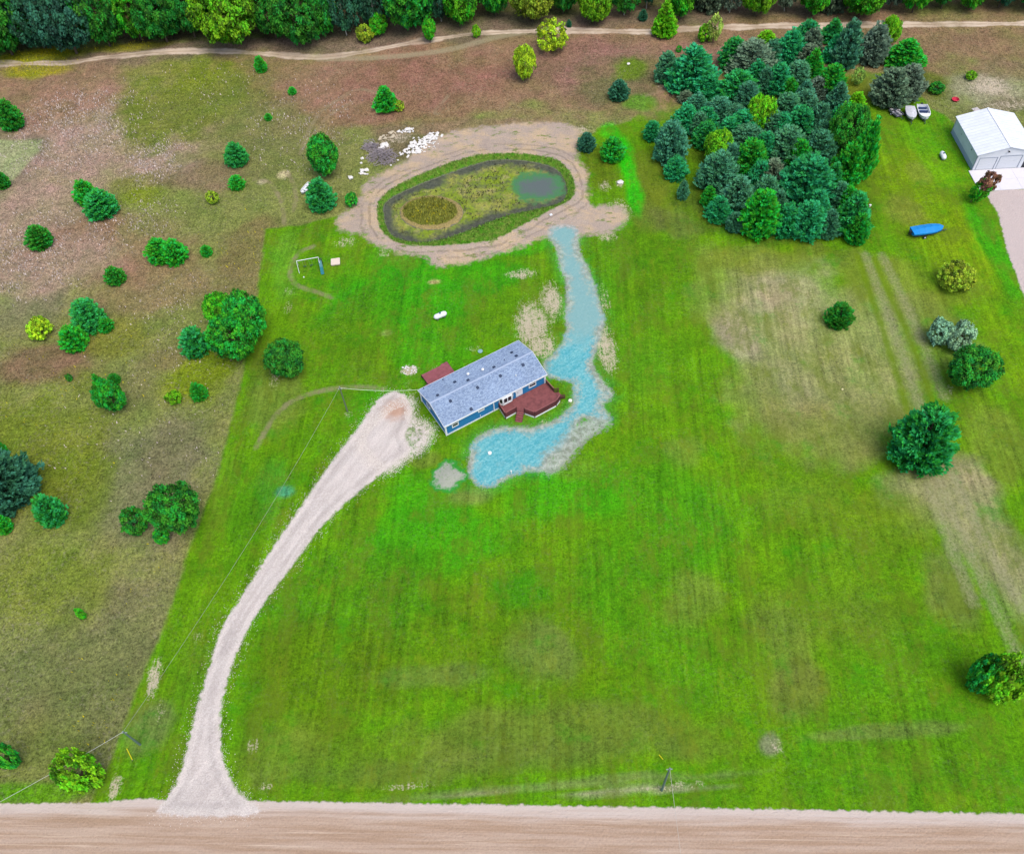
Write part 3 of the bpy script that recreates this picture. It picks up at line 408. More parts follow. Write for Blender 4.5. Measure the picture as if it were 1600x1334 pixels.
ORD = ['leftmost', 'second', 'third', 'fourth', 'fifth', 'sixth', 'seventh', 'eighth', 'ninth', 'tenth', 'eleventh', 'twelfth', 'thirteenth', 'fourteenth', 'fifteenth', 'sixteenth', 'seventeenth', 'eighteenth', 'nineteenth', 'twentieth', 'twenty-first', 'twenty-second', 'twenty-third', 'twenty-fourth', 'twenty-fifth', 'twenty-sixth', 'twenty-seventh', 'twenty-eighth', 'twenty-ninth', 'thirtieth', 'thirty-first', 'thirty-second', 'thirty-third', 'thirty-fourth', 'thirty-fifth']
# the scattered trees and shrubs
for kind, bb, ck, name, label, cat in [
 ('pine', (-6, 160, 30, 206), 'D', 'pine_tree', 'dark green pine cut by the left picture edge, in the brown field', 'tree'),
 ('shrubpine', (-10, 270, 12, 296), 'D', 'pine_tree', 'small dark pine at the left edge of the pale mown corner', 'tree'),
 ('pine', (350, 226, 384, 263), 'GT', 'pine_tree', 'compact green pine above the small round one, left of the sandy spot', 'tree'),
 ('shrubpine', (357, 276, 380, 298), 'G', 'pine_tree', 'small round green pine just below a bigger one, left of the sandy spot', 'tree'),
 ('bush', (319, 300, 341, 322), 'OL', 'shrub', 'small round olive shrub in the open brown field', 'shrub'),
 ('shrubpine', (115, 285, 148, 322), 'G', 'pine_tree', 'green pine touching the upper left of a blue-green one', 'tree'),
 ('pine', (131, 301, 178, 344), 'GT', 'pine_tree', 'blue-green pine, lower right of a touching pair in the brown field', 'tree'),
 ('shrubpine', (40, 357, 77, 391), 'D', 'pine_tree', 'bushy dark green pine alone near the left edge, below the touching pair', 'tree'),
 ('shrubpine', (228, 376, 266, 414), 'G', 'pine_tree', 'left half of the merged pair of green pines in the field', 'tree'),
 ('shrubpine', (252, 378, 288, 415), 'G', 'pine_tree', 'right half of the merged pair of green pines in the field', 'tree'),
 ('shrubpine', (313, 385, 330, 402), 'G', 'pine_tree', 'tiny green pine right of the merged pair', 'tree'),
 ('shrubpine', (163, 420, 193, 447), 'D', 'pine_tree', 'small dark pine below and left of the merged pair', 'tree'),
 ('shrubpine', (397, 90, 415, 115), 'G', 'pine_tree', 'small upright green pine just below the sandy track', 'tree'),
 ('shrubpine', (450, 137, 462, 149), 'G', 'shrub', 'tiny green bush in the brown grass below the track', 'shrub'),
 ('shrubpine', (413, 178, 424, 189), 'G', 'shrub', 'tiny bright green bush in the olive grass left of the wheel ruts', 'shrub'),
 ('spire', (583, 136, 620, 178), 'G', 'pine_tree', 'green pine on the brown slope above the rubble pile', 'tree'),
 ('bush', (612, 160, 634, 177), 'OL', 'shrub', 'low brownish olive shrub beside the pine above the rubble pile', 'shrub'),
 ('bush', (38, 501, 78, 533), 'Y', 'shrub', 'round yellow-green shrub left of the group of three pines', 'shrub'),
 ('shrubpine', (93, 514, 132, 550), 'G', 'pine_tree', 'round green pine, lower left of a group of three', 'tree'),
 ('pine', (112, 473, 158, 521), 'GT', 'pine_tree', 'tallest dark pine of a group of three in the left field', 'tree'),
 ('shrubpine', (152, 500, 175, 521), 'G', 'pine_tree', 'smallest pine of a group of three, on the right side', 'tree'),
 ('shrubpine', (279, 517, 323, 560), 'GT', 'pine_tree', 'round dark pine left of the big leafy tree clump', 'tree'),
 ('broad', (316, 462, 368, 525), 'MG', 'leafy_tree', 'rear left tree of the big leafy clump beside the lawn', 'tree'),
 ('broad', (350, 464, 418, 546), 'G', 'leafy_tree', 'rear right tree of the big leafy clump beside the lawn', 'tree'),
 ('broad', (322, 498, 402, 578), 'G', 'leafy_tree', 'front tree of the big leafy clump beside the lawn', 'tree'),
 ('broad', (146, 598, 196, 653), 'G', 'leafy_tree', 'leafy green small tree with a taller shoot on its left', 'tree'),
 ('spire', (144, 586, 168, 622), 'G', 'leafy_tree', 'narrow green shoot rising beside a small leafy tree in the left field', 'tree'),
 ('shrubpine', (168, 586, 186, 602), 'D', 'shrub', 'small dark bush right above the small leafy tree', 'shrub'),
 ('bush', (102, 585, 113, 597), 'D', 'shrub', 'tiny dark bush on the edge of the brown patch', 'shrub'),
 ('bush', (258, 614, 286, 635), 'LM', 'shrub', 'small lime shrub below the bright yellow-green grass', 'shrub'),
 ('spire', (294, 599, 321, 627), 'G', 'pine_tree', 'small green pine right of the little lime shrub', 'tree'),
 ('broad', (413, 543, 478, 603), 'DF', 'leafy_tree', 'leafy tree on the lot edge left of the utility pole', 'tree'),
 ('broad', (230, 768, 312, 852), 'DF', 'leafy_tree', 'big round leafy tree in the lower part of the left field', 'tree'),
 ('bush', (237, 830, 263, 854), 'G', 'shrub', 'small green bush at the foot of the big round leafy tree', 'shrub'),
 ('bush', (190, 800, 231, 840), 'D', 'shrub', 'dark spreading shrub left of the big round leafy tree', 'shrub'),
 ('shrubpine', (53, 780, 94, 824), 'GT', 'shrub', 'low green pine right of the dark one cut by the picture edge', 'shrub'),
 ('pine', (-58, 726, 44, 802), 'BF', 'pine_tree', 'large dark blue-green pine cut by the left picture edge', 'tree'),
 ('shrubpine', (-10, 808, 13, 834), 'G', 'shrub', 'green bush at the left edge under the large dark pine', 'shrub'),
 ('shrubpine', (-10, 690, 7, 716), 'G', 'shrub', 'green bush at the left edge above the large dark pine', 'shrub'),
 ('bush', (88, 1188, 148, 1242), 'LM', 'shrub', 'lime green leafy bush by the road in the lower left corner', 'shrub'),
 ('bush', (-14, 1168, 19, 1206), 'G', 'shrub', 'green bush cut by the left edge near the road', 'shrub'),
 ('bush', (118, 950, 132, 969), 'MG', 'shrub', 'tiny green bush alone in the grey-green lower field', 'shrub'),
 ('broad', (478, 215, 532, 287), 'G', 'leafy_tree', 'tall green tree left of the pond, above a rounder one', 'tree'),
 ('pine', (478, 282, 520, 334), 'GT', 'pine_tree', 'round blue-green pine beside the small white boat left of the pond', 'tree'),
 ('bush', (538, 302, 558, 326), 'G', 'shrub', 'low green bush on the left bank of the pond', 'shrub'),
 ('shrubpine', (1294, 478, 1333, 516), 'D', 'pine_tree', 'small dark round pine alone on the neighbouring dry lawn', 'tree'),
 ('bush', (1468, 415, 1523, 460), 'OL', 'shrub', 'olive shrub with bare twigs near the gravel drive', 'shrub'),
 ('bush', (1450, 503, 1492, 546), 'S', 'shrub', 'left half of the silvery leaved shrub', 'shrub'),
 ('bush', (1482, 506, 1528, 556), 'S', 'shrub', 'right half of the silvery leaved shrub', 'shrub'),
 ('broad', (1481, 551, 1560, 622), 'D', 'leafy_tree', 'round dark green tree right below the silvery shrub', 'tree'),
 ('pine', (1405, 649, 1492, 742), 'GT', 'pine_tree', 'big rounded blue-green pine alone on the right lawn', 'tree'),
 ('bush', (1514, 1032, 1562, 1086), 'G', 'shrub', 'darker left half of the leafy bush at the right edge near the road', 'shrub'),
 ('bush', (1532, 1036, 1602, 1102), 'LM', 'shrub', 'lime right half of the leafy bush at the right edge near the road', 'shrub'),
 ('pine', (1366, 110, 1422, 172), 'BD', 'pine_tree', 'dark grey pine beside the parked boats', 'tree'),
 ('pine', (1398, 104, 1445, 160), 'BD', 'pine_tree', 'slate-grey pine just behind the white open boat', 'tree'),
 ('spire', (1388, 64, 1447, 112), 'G', 'pine_tree', 'green pine behind the two grey ones at the parked boats', 'tree'),
 ('broad', (1380, 27, 1408, 76), 'L', 'leafy_tree', 'lime tree at the top right end of the pine grove', 'tree'),
 ('bush', (1508, 112, 1526, 127), 'LM', 'shrub', 'small bright shrub on the pale soil behind the garage', 'shrub'),
 ('bush', (1448, 130, 1478, 150), 'D', 'shrub', 'low dark shrub between the slate pines and the garage', 'shrub'),
 ('shrubpine', (903, 210, 931, 239), 'BF', 'pine_tree', 'dark little pine on the sand at the right end of the pond', 'tree'),
 ('shrubpine', (941, 217, 975, 256), 'G', 'pine_tree', 'bright little pine in lush grass right of the pond', 'tree'),
 ('shrubpine', (953, 127, 982, 160), 'BF', 'pine_tree', 'bluish pine alone between the brown slope and the grove', 'tree'),
 ('broad', (800, 74, 838, 134), 'Y', 'leafy_tree', 'upright yellow-green tree on the brown slope above the pond', 'tree'),
 ('sparse', (834, 36, 890, 90), 'Y', 'leafy_tree', 'airy spreading yellow-green tree below the sandy track', 'tree'),
 ('spire', (1022, 4, 1058, 62), 'L', 'leafy_tree', 'lime conical tree growing in front of the sandy track', 'tree'),
 ('sparse', (1104, 24, 1130, 73), 'PL', 'leafy_tree', 'pale sparse tree beside the track above the grove', 'tree'),
 ('bush', (1090, 36, 1114, 70), 'L', 'shrub', 'lime bush at the left foot of the pale sparse tree', 'shrub'),
 ('bush', (1056, 72, 1066, 84), 'G', 'shrub', 'tiny green bush on the brown slope left of the grove top', 'shrub'),
 ('bush', (737, 40, 751, 62), 'LM', 'shrub', 'small upright bush standing between the track and its branch', 'shrub'),
 ('broad', (658, 30, 682, 71), 'MG', 'leafy_tree', 'slim young leafy tree at the upper side of the track', 'tree'),
 ('bush', (554, 38, 583, 70), 'OL', 'shrub', 'yellowish bush at the forest foot left of the slim young tree', 'shrub'),
 ('broad', (574, 22, 606, 63), 'MG', 'leafy_tree', 'low green tree right behind the yellowish bush at the forest foot', 'tree'),
 ('shrubpine', (885, 32, 893, 44), 'BF', 'shrub', 'tiny blue-green bush above the track near the airy tree', 'shrub'),
 ('shrubpine', (998, 16, 1012, 34), 'BF', 'shrub', 'small blue-green bush between forest edge and lime conical tree', 'shrub'),
]: at_photo(kind, bb, ck, name, label, cat)
# the pine grove
grove = [(90,280,190,440,'B'),(160,255,400,500,'T'),(280,400,420,520,'T'),(425,210,560,370,'GT'),(480,230,690,420,'BD'),(620,170,700,240,'L'),(640,220,740,340,'B'),(725,170,850,340,'T'),(820,120,940,240,'T'),(850,160,950,300,'BD'),(960,110,1060,230,'GT'),(970,190,1050,330,'T'),(1030,120,1150,360,'B'),(1160,140,1295,345,'BD'),(1260,100,1334,220,'L'),
 (860,265,955,410,'G'),(770,330,880,440,'B'),(670,340,780,500,'T'),(620,360,690,490,'B'),(740,420,820,520,'G'),(870,410,980,520,'BD'),(940,350,1065,510,'G'),(980,440,1090,590,'B'),(425,385,600,545,'GT'),(210,480,270,540,'BD'),(250,500,350,600,'B'),(350,520,480,640,'B'),(290,570,400,700,'T'),(440,560,560,660,'B'),(470,590,620,740,'T'),(560,500,705,720,'L'),(700,500,830,640,'B'),(800,480,920,600,'B'),(760,570,910,740,'T'),(880,550,990,720,'B'),(900,555,965,640,'G'),
 (30,640,100,735,'T'),(90,650,240,860,'B'),(140,830,240,940,'T'),(205,950,250,1040,'B'),(290,650,400,780,'GT'),(330,690,480,880,'L'),(380,740,490,860,'GT'),(470,670,640,800,'B'),(320,810,500,1010,'B'),(500,740,660,920,'G'),(620,840,760,990,'BD'),(680,680,860,860,'B'),(860,700,1010,870,'B'),(770,740,890,880,'G'),(430,930,600,1110,'B'),(330,980,390,1080,'G'),(350,1030,475,1160,'T'),(460,1115,530,1210,'B'),(550,1010,720,1250,'G'),(750,840,1000,1090,'T'),(700,1080,830,1240,'T'),(800,1070,960,1255,'T'),(940,1100,1040,1245,'B'),(1000,960,1080,1080,'B'),(1040,980,1120,1090,'G'),(1040,1010,1200,1235,'GT'),(1090,1130,1185,1275,'G'),(1000,550,1200,840,'DF'),(1130,640,1235,940,'G'),(1020,760,1165,975,'G'),(1090,490,1170,580,'L'),(600,930,720,1080,'B'),(640,600,760,740,'B'),(180,560,300,700,'T'),(560,620,600,700,'BD'),(990,560,1070,700,'T'),(500,440,620,580,'B'),(560,330,660,460,'T'),(830,240,930,360,'BD'),(600,700,700,850,'T'),(420,760,520,900,'B'),(270,600,350,720,'B'),(580,850,680,980,'T'),(690,600,790,740,'T'),(900,640,1000,780,'B'),(820,430,900,560,'B'),(960,380,1060,500,'T'),(420,620,520,740,'T'),(780,200,870,300,'T'),(560,220,640,300,'T'),(860,1000,980,1150,'T'),(660,1000,760,1140,'B'),(400,860,480,980,'BD'),(960,860,1060,1000,'GT'),(1110,360,1165,450,'PL')]
gg = {}
for g in sorted(grove): gg.setdefault(g[4], []).append(g)
for ck, L in gg.items():
    for i, g in enumerate(L):
        bb = (1000+g[0]/3.335, g[1]/3.335, 1000+g[2]/3.335, g[3]/3.335)
        m_ = len(L); lab = f'{CN[ck]} pine in the dense grove, {ORD[i]}' + (' of its colour' if i == 0 else ' of its colour from the left')
        kd = 'sparse' if ck == 'PL' else 'broad' if ck in ('L', 'DF') and (g[2]-g[0]) > 120 else ('pine' if rnd.random() < .85 else 'spire')
        at_photo(kd, (bb[0]-2, bb[1]-1, bb[2]+2, bb[3]+2), ck, 'pine_tree' if kd in ('pine', 'spire') else 'leafy_tree', lab.replace('pine in', 'tree in' if kd not in ('pine', 'spire') else 'pine in'), 'tree', 'trees of the dense grove')
# forest edge along the top: base x, base y, width, height m, kind, colour
edge_trees = [(-30,84,100,16,'broad','BF'),(20,86,90,17,'broad','D'),(70,76,80,16,'broad','BF'),(120,84,90,17,'broad','BF'),(172,72,70,16,'broad','DF'),(222,62,74,15,'broad','MG'),(262,66,70,15,'broad','DF'),(305,58,66,15,'broad','D'),(372,70,100,17,'broad','LM'),(432,60,66,15,'broad','DF'),(476,68,74,14,'broad','DF'),(510,60,50,15,'broad','G'),(542,56,56,16,'birch','BF'),(588,44,60,15,'birch','BF'),(640,48,82,15,'broad','G'),(690,34,50,14,'birch','BF'),(722,40,62,13,'broad','MG'),(775,26,50,14,'broad','G'),(832,34,66,12,'broad','OL'),(880,22,50,13,'broad','DF'),(930,36,54,11,'broad','LM'),(975,24,50,13,'birch','DF'),(1010,14,40,13,'birch','BF'),(1060,32,60,13,'broad','MG'),(1105,14,44,13,'pine','BD'),(1140,20,44,12,'birch','BD'),(1180,26,54,12,'broad','LM'),(1225,18,40,13,'birch','BD'),(1268,26,52,12,'broad','MG'),(1300,16,40,12,'pine','BD'),(1342,28,64,12,'broad','MG'),(1390,16,40,13,'broad','BD'),(1425,20,50,12,'broad','MG'),(1470,14,46,13,'broad','DF'),(1515,16,50,12,'broad','MG'),(1560,12,50,13,'broad','BF'),(1605,14,56,12,'broad','DF'),(1660,12,60,13,'broad','MG')]
eg = {}
for e in edge_trees: eg.setdefault((CN[e[5]], e[4]), []).append(e)
for (ck, kd), L in eg.items():
    for i, (bx, by, wpx, h, _, ck) in enumerate(L):
        s = scl(bx, max(by, 5))[0]; kn = {'broad': 'leafy tree', 'birch': 'white-stemmed tree', 'pine': 'conifer'}[kd]
        lab = f'{CN[ck]} {kn} of the forest edge' + (f', {ORD[i]}'+(' of its kind' if i == 0 else ' of its kind from the left') if len(L) > 1 else ', only one of its colour')
        b = np.array(G(bx, by)); plant(kd, b, wpx/2*s*1.08, h*rnd.uniform(.95, 1.05), ck, 'forest_tree', lab, 'tree', 'trees of the forest edge')
for row in range(4):
    for k in range(34):
        bx = -90+k*52+rnd.uniform(-16, 16)+row*21; by = np.interp(bx, [-90, 200, 500, 900, 1700], [70, 55, 44, 14, 0]); b = np.array(G(bx, by)) + np.array([rnd.uniform(-1, 1), 8+row*7.5+rnd.uniform(-1.5, 1.5)])
        ck = rnd.choice(['DF', 'D', 'BF', 'G', 'BD', 'MG']); plant(rnd.choice(['broad', 'broad', 'birch']), b, rnd.uniform(3.8, 5.4), rnd.uniform(13, 18), ck, 'forest_tree', 'crown filling the forest behind its front row, along the top edge', 'tree', 'trees filling the forest behind its front row')
# garage tree leaning, its top reddish
g = G(1516, 316); o = plant('broad', g, 1.6, 7.6, 'MG', 'leafy_tree', 'small leaning tree with reddish top beside the garage apron', 'tree'); o.rotation_euler = (math.radians(4), math.radians(16), 0)
rt = broad_mesh(140, 70, 40, .16); c_ = link('reddish_top', rt, o); c_.location = (.1, 0, .38); c_.scale = (1.0, 1.0, .6); o.children[0].scale = (.95, .95, .72); c = alb(*TC['RD'])*1.2; c_.color = (*c, 1); tag(c_, 'reddish brown young leaves')

# grass tufts in the unmown field (geometry past counting)
def scatter(name, n, region, size, hgt, colf, seed, mat, keep, mul=1.0, jit=.25):
    r = np.random.default_rng(seed); x0, x1, y0, y1 = region; x = r.uniform(x0, x1, n); y = r.uniform(y0, y1, n); k = keep(x, y, r); x = x[k]; y = y[k]; n = len(x); z = relief(x, y)
    a = r.random(n)*6.2832; sz = size*(.5+r.random(n)); C = np.stack([x, y, z-.02], 1); s = np.stack([np.cos(a), np.sin(a), 0*a], 1)*sz[:, None]; t = np.stack([r.normal(0, .12, n), r.normal(0, .12, n), hgt*(.5+r.random(n))], 1)
    V = np.stack([C-s, C+s, C+t], 1).reshape(-1, 3); me = quick_mesh(name, V, 3, mat); c = colf(x, y)*(mul*(1+jit*r.normal(0, 1, n)))[:, None]; c = np.clip(c, .002, .85)
    a = me.attributes.new('tint', 'FLOAT_COLOR', 'FACE'); a.data.foreach_set('color', np.concatenate([c, np.ones((n, 1))], 1).astype(np.float32).ravel()); return tag(link(name, me), kind='stuff')
q = NT('grass_blades'); q.col(q.attr('tint', 'Color')); q.set(q.b.inputs['Normal'], soft_normal(q, .25, 1)); q.b.inputs['Specular IOR Level'].default_value = .1; GRASS = q.m
rects = (-135, 135, 8, 232)
def free(x, y, m=.3): return (sdf(x, y, drive) > m) & (sdf(x, y, road) > m) & (sdf(x, y, sand) > .6) & (sdf(x, y, blue) > m) & (sdf(x, y, trail, False) > 1.4)
tuft = scatter('field_grass', 330000, rects, .07, .22, ground_color, 1, GRASS, lambda x, y, r: (sdf(x, y, lawn) > .2) & free(x, y), 1.15, .3)
tag(tuft, 'tufted wild grass of the unmown brown and olive field', 'grass')
def lawn_keep(x, y, r): return (sdf(x, y, lawn) < -.1) & free(x, y) & (x < 90)
tuft = scatter('lawn_grass', 260000, rects, .06, .08, ground_color, 2, GRASS, lawn_keep, 1.1, .22); tag(tuft, 'short blades of the mown lawns', 'grass')
def near(lst, x, y):
    f = np.zeros(len(x))
    for bx, by, rx, ry, st in lst: s, sn = scl(bx, by); g = G(bx, by); f = np.maximum(f, st*ss(1.3, .2, np.sqrt(((x-g[0])/(rx*s))**2+((y-g[1])/(ry*s/sn))**2)))
    return f
FLW = [(240, 250, 55, 35, .9), (120, 200, 110, 60, .5), (50, 380, 80, 50, .5), (200, 350, 80, 40, .4), (40, 440, 90, 30, .5), (330, 150, 130, 60, .05), (470, 200, 90, 60, .25), (250, 640, 180, 140, .04), (300, 550, 60, 40, .12), (260, 480, 90, 60, .12)]
fo = scatter('white_wildflowers', 260000, (-125, -10, 60, 215), .09, .34, lambda x, y: np.tile(alb(215, 200, 195), (len(x), 1)), 3, GRASS, lambda x, y, r: (sdf(x, y, lawn) > .3) & (r.random(len(x)) < near(FLW, x, y)*(fbm(x, y, 2.5, 66) > .42)), 1, .15); tag(fo, 'pale wildflowers dotted over the brown field', 'wildflowers')
YEL = [(130, 1150, 50, 40, .25), (190, 1065, 20, 24, .35), (240, 890, 18, 10, .2), (60, 105, 60, 12, .9), (60, 86, 60, 8, .9), (200, 72, 60, 6, .7), (60, 1130, 60, 80, .04), (110, 1040, 30, 20, .15), (230, 880, 40, 60, .06), (370, 400, 70, 60, .12), (100, 600, 200, 120, .04), (674, 330, 36, 20, 1)]
fo = scatter('yellow_wildflowers', 110000, (-125, 0, 25, 215), .08, .4, lambda x, y: np.tile(alb(205, 195, 20), (len(x), 1)), 4, GRASS, lambda x, y, r: ((sdf(x, y, lawn) > .3) | (sdf(x, y, islet) < 0)) & (r.random(len(x)) < near(YEL, x, y)), 1, .15); tag(fo, 'yellow wildflowers in the field and on the pond island', 'wildflowers')
rd = scatter('island_sedge', 3600, (*G(620, 331)[:1], *G(730, 331)[:1], float(G(674, 365)[1]), float(G(674, 300)[1])), .1, .4, lambda x, y: np.tile(alb(140, 144, 62), (len(x), 1)), 5, GRASS, lambda x, y, r: sdf(x, y, islet) < .1, 1, .35); tag(rd, 'rank sedge covering the round pond island', 'sedge')
rd = scatter('bank_grass', 26000, (float(pond[:, 0].min())-3, float(pond[:, 0].max())+3, float(pond[:, 1].min())-4, float(pond[:, 1].max())+4), .08, .35, lambda x, y: np.tile(alb(104, 148, 52), (len(x), 1)), 6, GRASS, lambda x, y, r: (sdf(x, y, bank) < .1) & (sdf(x, y, pond) > -.25), 1, .35); tag(rd, 'fresh green grass on the bank ringing the pond', 'grass')
rd = scatter('pond_weed', 5200, (float(pond[:, 0].min()), float(pond[:, 0].max()), float(pond[:, 1].min()), float(pond[:, 1].max())), .1, .3, lambda x, y: np.tile(alb(78, 78, 50), (len(x), 1)), 8, GRASS, lambda x, y, r: (sdf(x, y, pond) < -1.6) & (sdf(x, y, island) > .3) & (sdf(x, y, deep) > .3) & (fbm(x, y, 1.6, 12) > .52), 1, .3)
for v in rd.data.vertices: v.co.z += .62
tag(rd, 'dark water weed poking through the pond surface', 'water weed')
# loose stones of the gravel edges
def stones(name, n, poly, lo, hi, size, col, seed, label):
    r = np.random.default_rng(seed); x = r.uniform(poly[:, 0].min()-2, poly[:, 0].max()+2, n); y = r.uniform(poly[:, 1].min()-2, poly[:, 1].max()+2, n); d = sdf(x, y, poly); k = (d > lo) & (d < hi) & (r.random(n) < np.exp(-np.clip(d, 0, 9)*1.6)); x = x[k]; y = y[k]; n = len(x)
    T = np.array([(1, 0, 0), (-.5, .8, 0), (-.5, -.8, 0), (0, 0, .8)], float); a = r.random(n)*6.28; s = size*(.4+r.random(n)); V = T[None]*s[:, None, None]; ca, sa = np.cos(a)[:, None], np.sin(a)[:, None]; X_ = V[..., 0]*ca-V[..., 1]*sa; Y_ = V[..., 0]*sa+V[..., 1]*ca
    W = np.stack([X_+x[:, None], Y_+y[:, None], V[..., 2]+relief(x, y)[:, None]], -1); tri = W[:, [0, 1, 3, 1, 2, 3, 2, 0, 3]].reshape(-1, 3); me = quick_mesh(name, tri, 3, GRASS); c = np.repeat(np.tile(alb(*col), (n, 1))*(1+.15*r.normal(0, 1, n))[:, None], 3, 0)
    a = me.attributes.new('tint', 'FLOAT_COLOR', 'FACE'); a.data.foreach_set('color', np.concatenate([np.clip(c, 0, .82), np.ones((3*n, 1))], 1).astype(np.float32).ravel()); tag(link(name, me), label, 'gravel', kind='stuff')
stones('gravel', 60000, drive, -.5, 1.6, .06, (226, 216, 208), 21, 'loose pale gravel along the edges of the long driveway')
stones('gravel', 30000, scree, -1.2, 1.5, .07, (220, 212, 204), 22, 'pale gravel scattered in the grass between drive and house')
stones('gravel', 20000, blue, -.5, 1.2, .06, (178, 186, 180), 23, 'grey crumbs along the edges of the blue-green path')

# ================================================================== MAIN HOUSE
EZ = 2.9; A, B, C_, D = [np.array(G(*a, EZ)) for a in ((651.5, 611), (809.4, 532.7), (855.3, 585), (695.4, 666.5))]
ex = ((B-A)+(C_-D)); HL = np.linalg.norm(ex)/2; ex = ex/np.linalg.norm(ex); ey = np.array([-ex[1], ex[0]]); HW = abs(((A-D)+(B-C_))@ey)/2; cen = (A+B+C_+D)/4; org = cen-ex*HL/2-ey*HW/2   # front-left eave corner
hrz = math.atan2(ex[1], ex[0]); OV = .28
house = thing('house', 'long blue ranch house with grey shingle roof and white trim', 'house', (org[0], org[1], 0), hrz)
def HLc(x, y, z=0): d = np.array(G(x, y, z))-org; return d@ex, d@ey
def on_roof(x, y):
    d = ray(x, y); o = np.array([0, 0, H]); 
    for side in (0, 1):
        # plane z = EZ + slope*v (v from eave)
        lo, hi = 50, 400; t = None
        f_ = lambda t: (lambda p: p[2]-(EZ+.08+RS*((p[:2]-org)@ey if side == 0 else HW-(p[:2]-org)@ey)))(o+d/np.linalg.norm(d)*t)
        for _ in range(50):
            m_ = (lo+hi)/2
            if f_(m_) > 0: lo = m_
            else: hi = m_
        p_ = o+d/np.linalg.norm(d)*lo; v = (p_[:2]-org)@ey
        if (side == 0 and v <= HW/2) or (side == 1 and v > HW/2): return (p_[:2]-org)@ex, v, p_[2]
    return (p_[:2]-org)@ex, v, p_[2]
RR = 1.35; RS = RR/(HW/2)
WH = (238, 240, 242); BL = (42, 126, 182)
q = NT('blue_siding'); v = q.obj(); sp_ = q.n('ShaderNodeSeparateXYZ'); q.set(sp_.inputs[0], v); lap = q.math('FRACT', q.math('MULTIPLY', sp_.outputs[2], 8.0)); q.col(q.mulv(A4(BL)[:3], q.math('MULTIPLY', q.ramp(lap, 0, .15, .8, 1.0), q.ramp(q.noise(v, 2, 4), .2, .8, .92, 1.08)))); q.bump(lap, .4, .02); SID = q.m
q = NT('grey_shingles'); v = q.obj(); br = q.n('ShaderNodeTexBrick'); q.set(br.inputs['Vector'], v); br.inputs['Scale'].default_value = 3.2; br.inputs['Color1'].default_value = A4((160, 180, 204)); br.inputs['Color2'].default_value = A4((122, 142, 172)); br.inputs['Mortar'].default_value = A4((92, 106, 132)); br.inputs['Mortar Size'].default_value = .012
br.inputs['Brick Width'].default_value = .9; br.inputs['Row Height'].default_value = .45; c = q.mulv(br.outputs['Color'], q.ramp(q.noise(v, 7, 4, .8), .25, .75, .72, 1.3)); c = q.mulv(c, q.ramp(q.noise(v, .35, 4), .3, .7, .94, 1.06)); q.col(c); q.b.inputs['Roughness'].default_value = .9; ROOF = q.m
Wt = M(WH, .55, .05); 
# walls
m = MB(); sk_ = .34; x0, x1, y0, y1 = OV, HL-OV, OV, HW-OV
m.box(x0, x1, y0, y1, sk_, EZ-.03)
yb = HW/2; zt = EZ-.03; m.raw([(x0, y0, zt), (x0, y1, zt), (x0, yb, zt+RS*(yb-y0)-.02), (x1, y0, zt), (x1, y1, zt), (x1, yb, zt+RS*(yb-y0)-.02)], [(0, 2, 1), (3, 4, 5), (0, 3, 5, 2), (1, 2, 5, 4)])
m.build('wall', SID, house)
m = MB(); m.box(x0+.03, x1-.03, y0+.03, y1-.03, -.05, sk_); m.build('skirting', Wt, house)
m = MB(); m.box(x0-.04, x1+.04, y0-.04, y0+.02, sk_-.06, sk_+.06); m.box(x0-.04, x0+.02, y0+.022, y1-.02, sk_-.08, sk_+.1); m.box(x0-.04, x1+.04, y1-.018, y1+.04, sk_-.08, sk_+.1); m.build('base_trim', Wt, house)
for cx_, cy_ in ((x0, y0), (x0, y1), (x1, y0), (x1, y1)): m = MB(); m.box(cx_-.13, cx_+.13, cy_-.13, cy_+.13, sk_-.1, EZ-.05); m.build('corner_trim', Wt, house)
# roof with real shingle courses
m = MB(); NC = 30
for side in (0, 1):
    for k in range(NC):
        a0 = HW/2*k/NC; a1 = HW/2*(k+1)/NC; za = EZ+.1+RS*a0; zb = EZ+.1+RS*a1-.018; Yf = (lambda t: t) if side == 0 else (lambda t: HW-t)
        V = [(0, Yf(a0), za), (HL, Yf(a0), za), (HL, Yf(a1), zb), (0, Yf(a1), zb), (0, Yf(a0), za-.04), (HL, Yf(a0), za-.04)]
        Fq = [(0, 1, 2, 3), (4, 5, 1, 0)]; m.raw(V, Fq if side == 0 else [f[::-1] for f in Fq])
m.raw([(0, 0, EZ+.02), (HL, 0, EZ+.02), (HL, HW, EZ+.02), (0, HW, EZ+.02), (0, HW/2, EZ+.06+RR), (HL, HW/2, EZ+.06+RR)], [(0, 1, 5, 4), (2, 3, 4, 5), (0, 4, 3), (1, 2, 5)])
roof = m.build('roof', ROOF, house)
m = MB(); m.raw([(0, HW/2-.16, EZ+.115+RR-RS*.16), (HL, HW/2-.16, EZ+.115+RR-RS*.16), (HL, HW/2, EZ+.135+RR), (0, HW/2, EZ+.135+RR), (HL, HW/2+.16, EZ+.115+RR-RS*.16), (0, HW/2+.16, EZ+.115+RR-RS*.16)], [(0, 1, 2, 3), (3, 2, 4, 5)]); m.build('ridge_cap', M((170, 184, 208), .9, .15, 6), roof)
m = MB(); m.box(-.04, HL+.04, -.08, -.003, EZ-.16, EZ+.12); m.build('fascia', Wt, house); m = MB(); m.box(-.04, HL+.04, HW+.003, HW+.05, EZ-.1, EZ+.11); m.build('fascia', Wt, house)
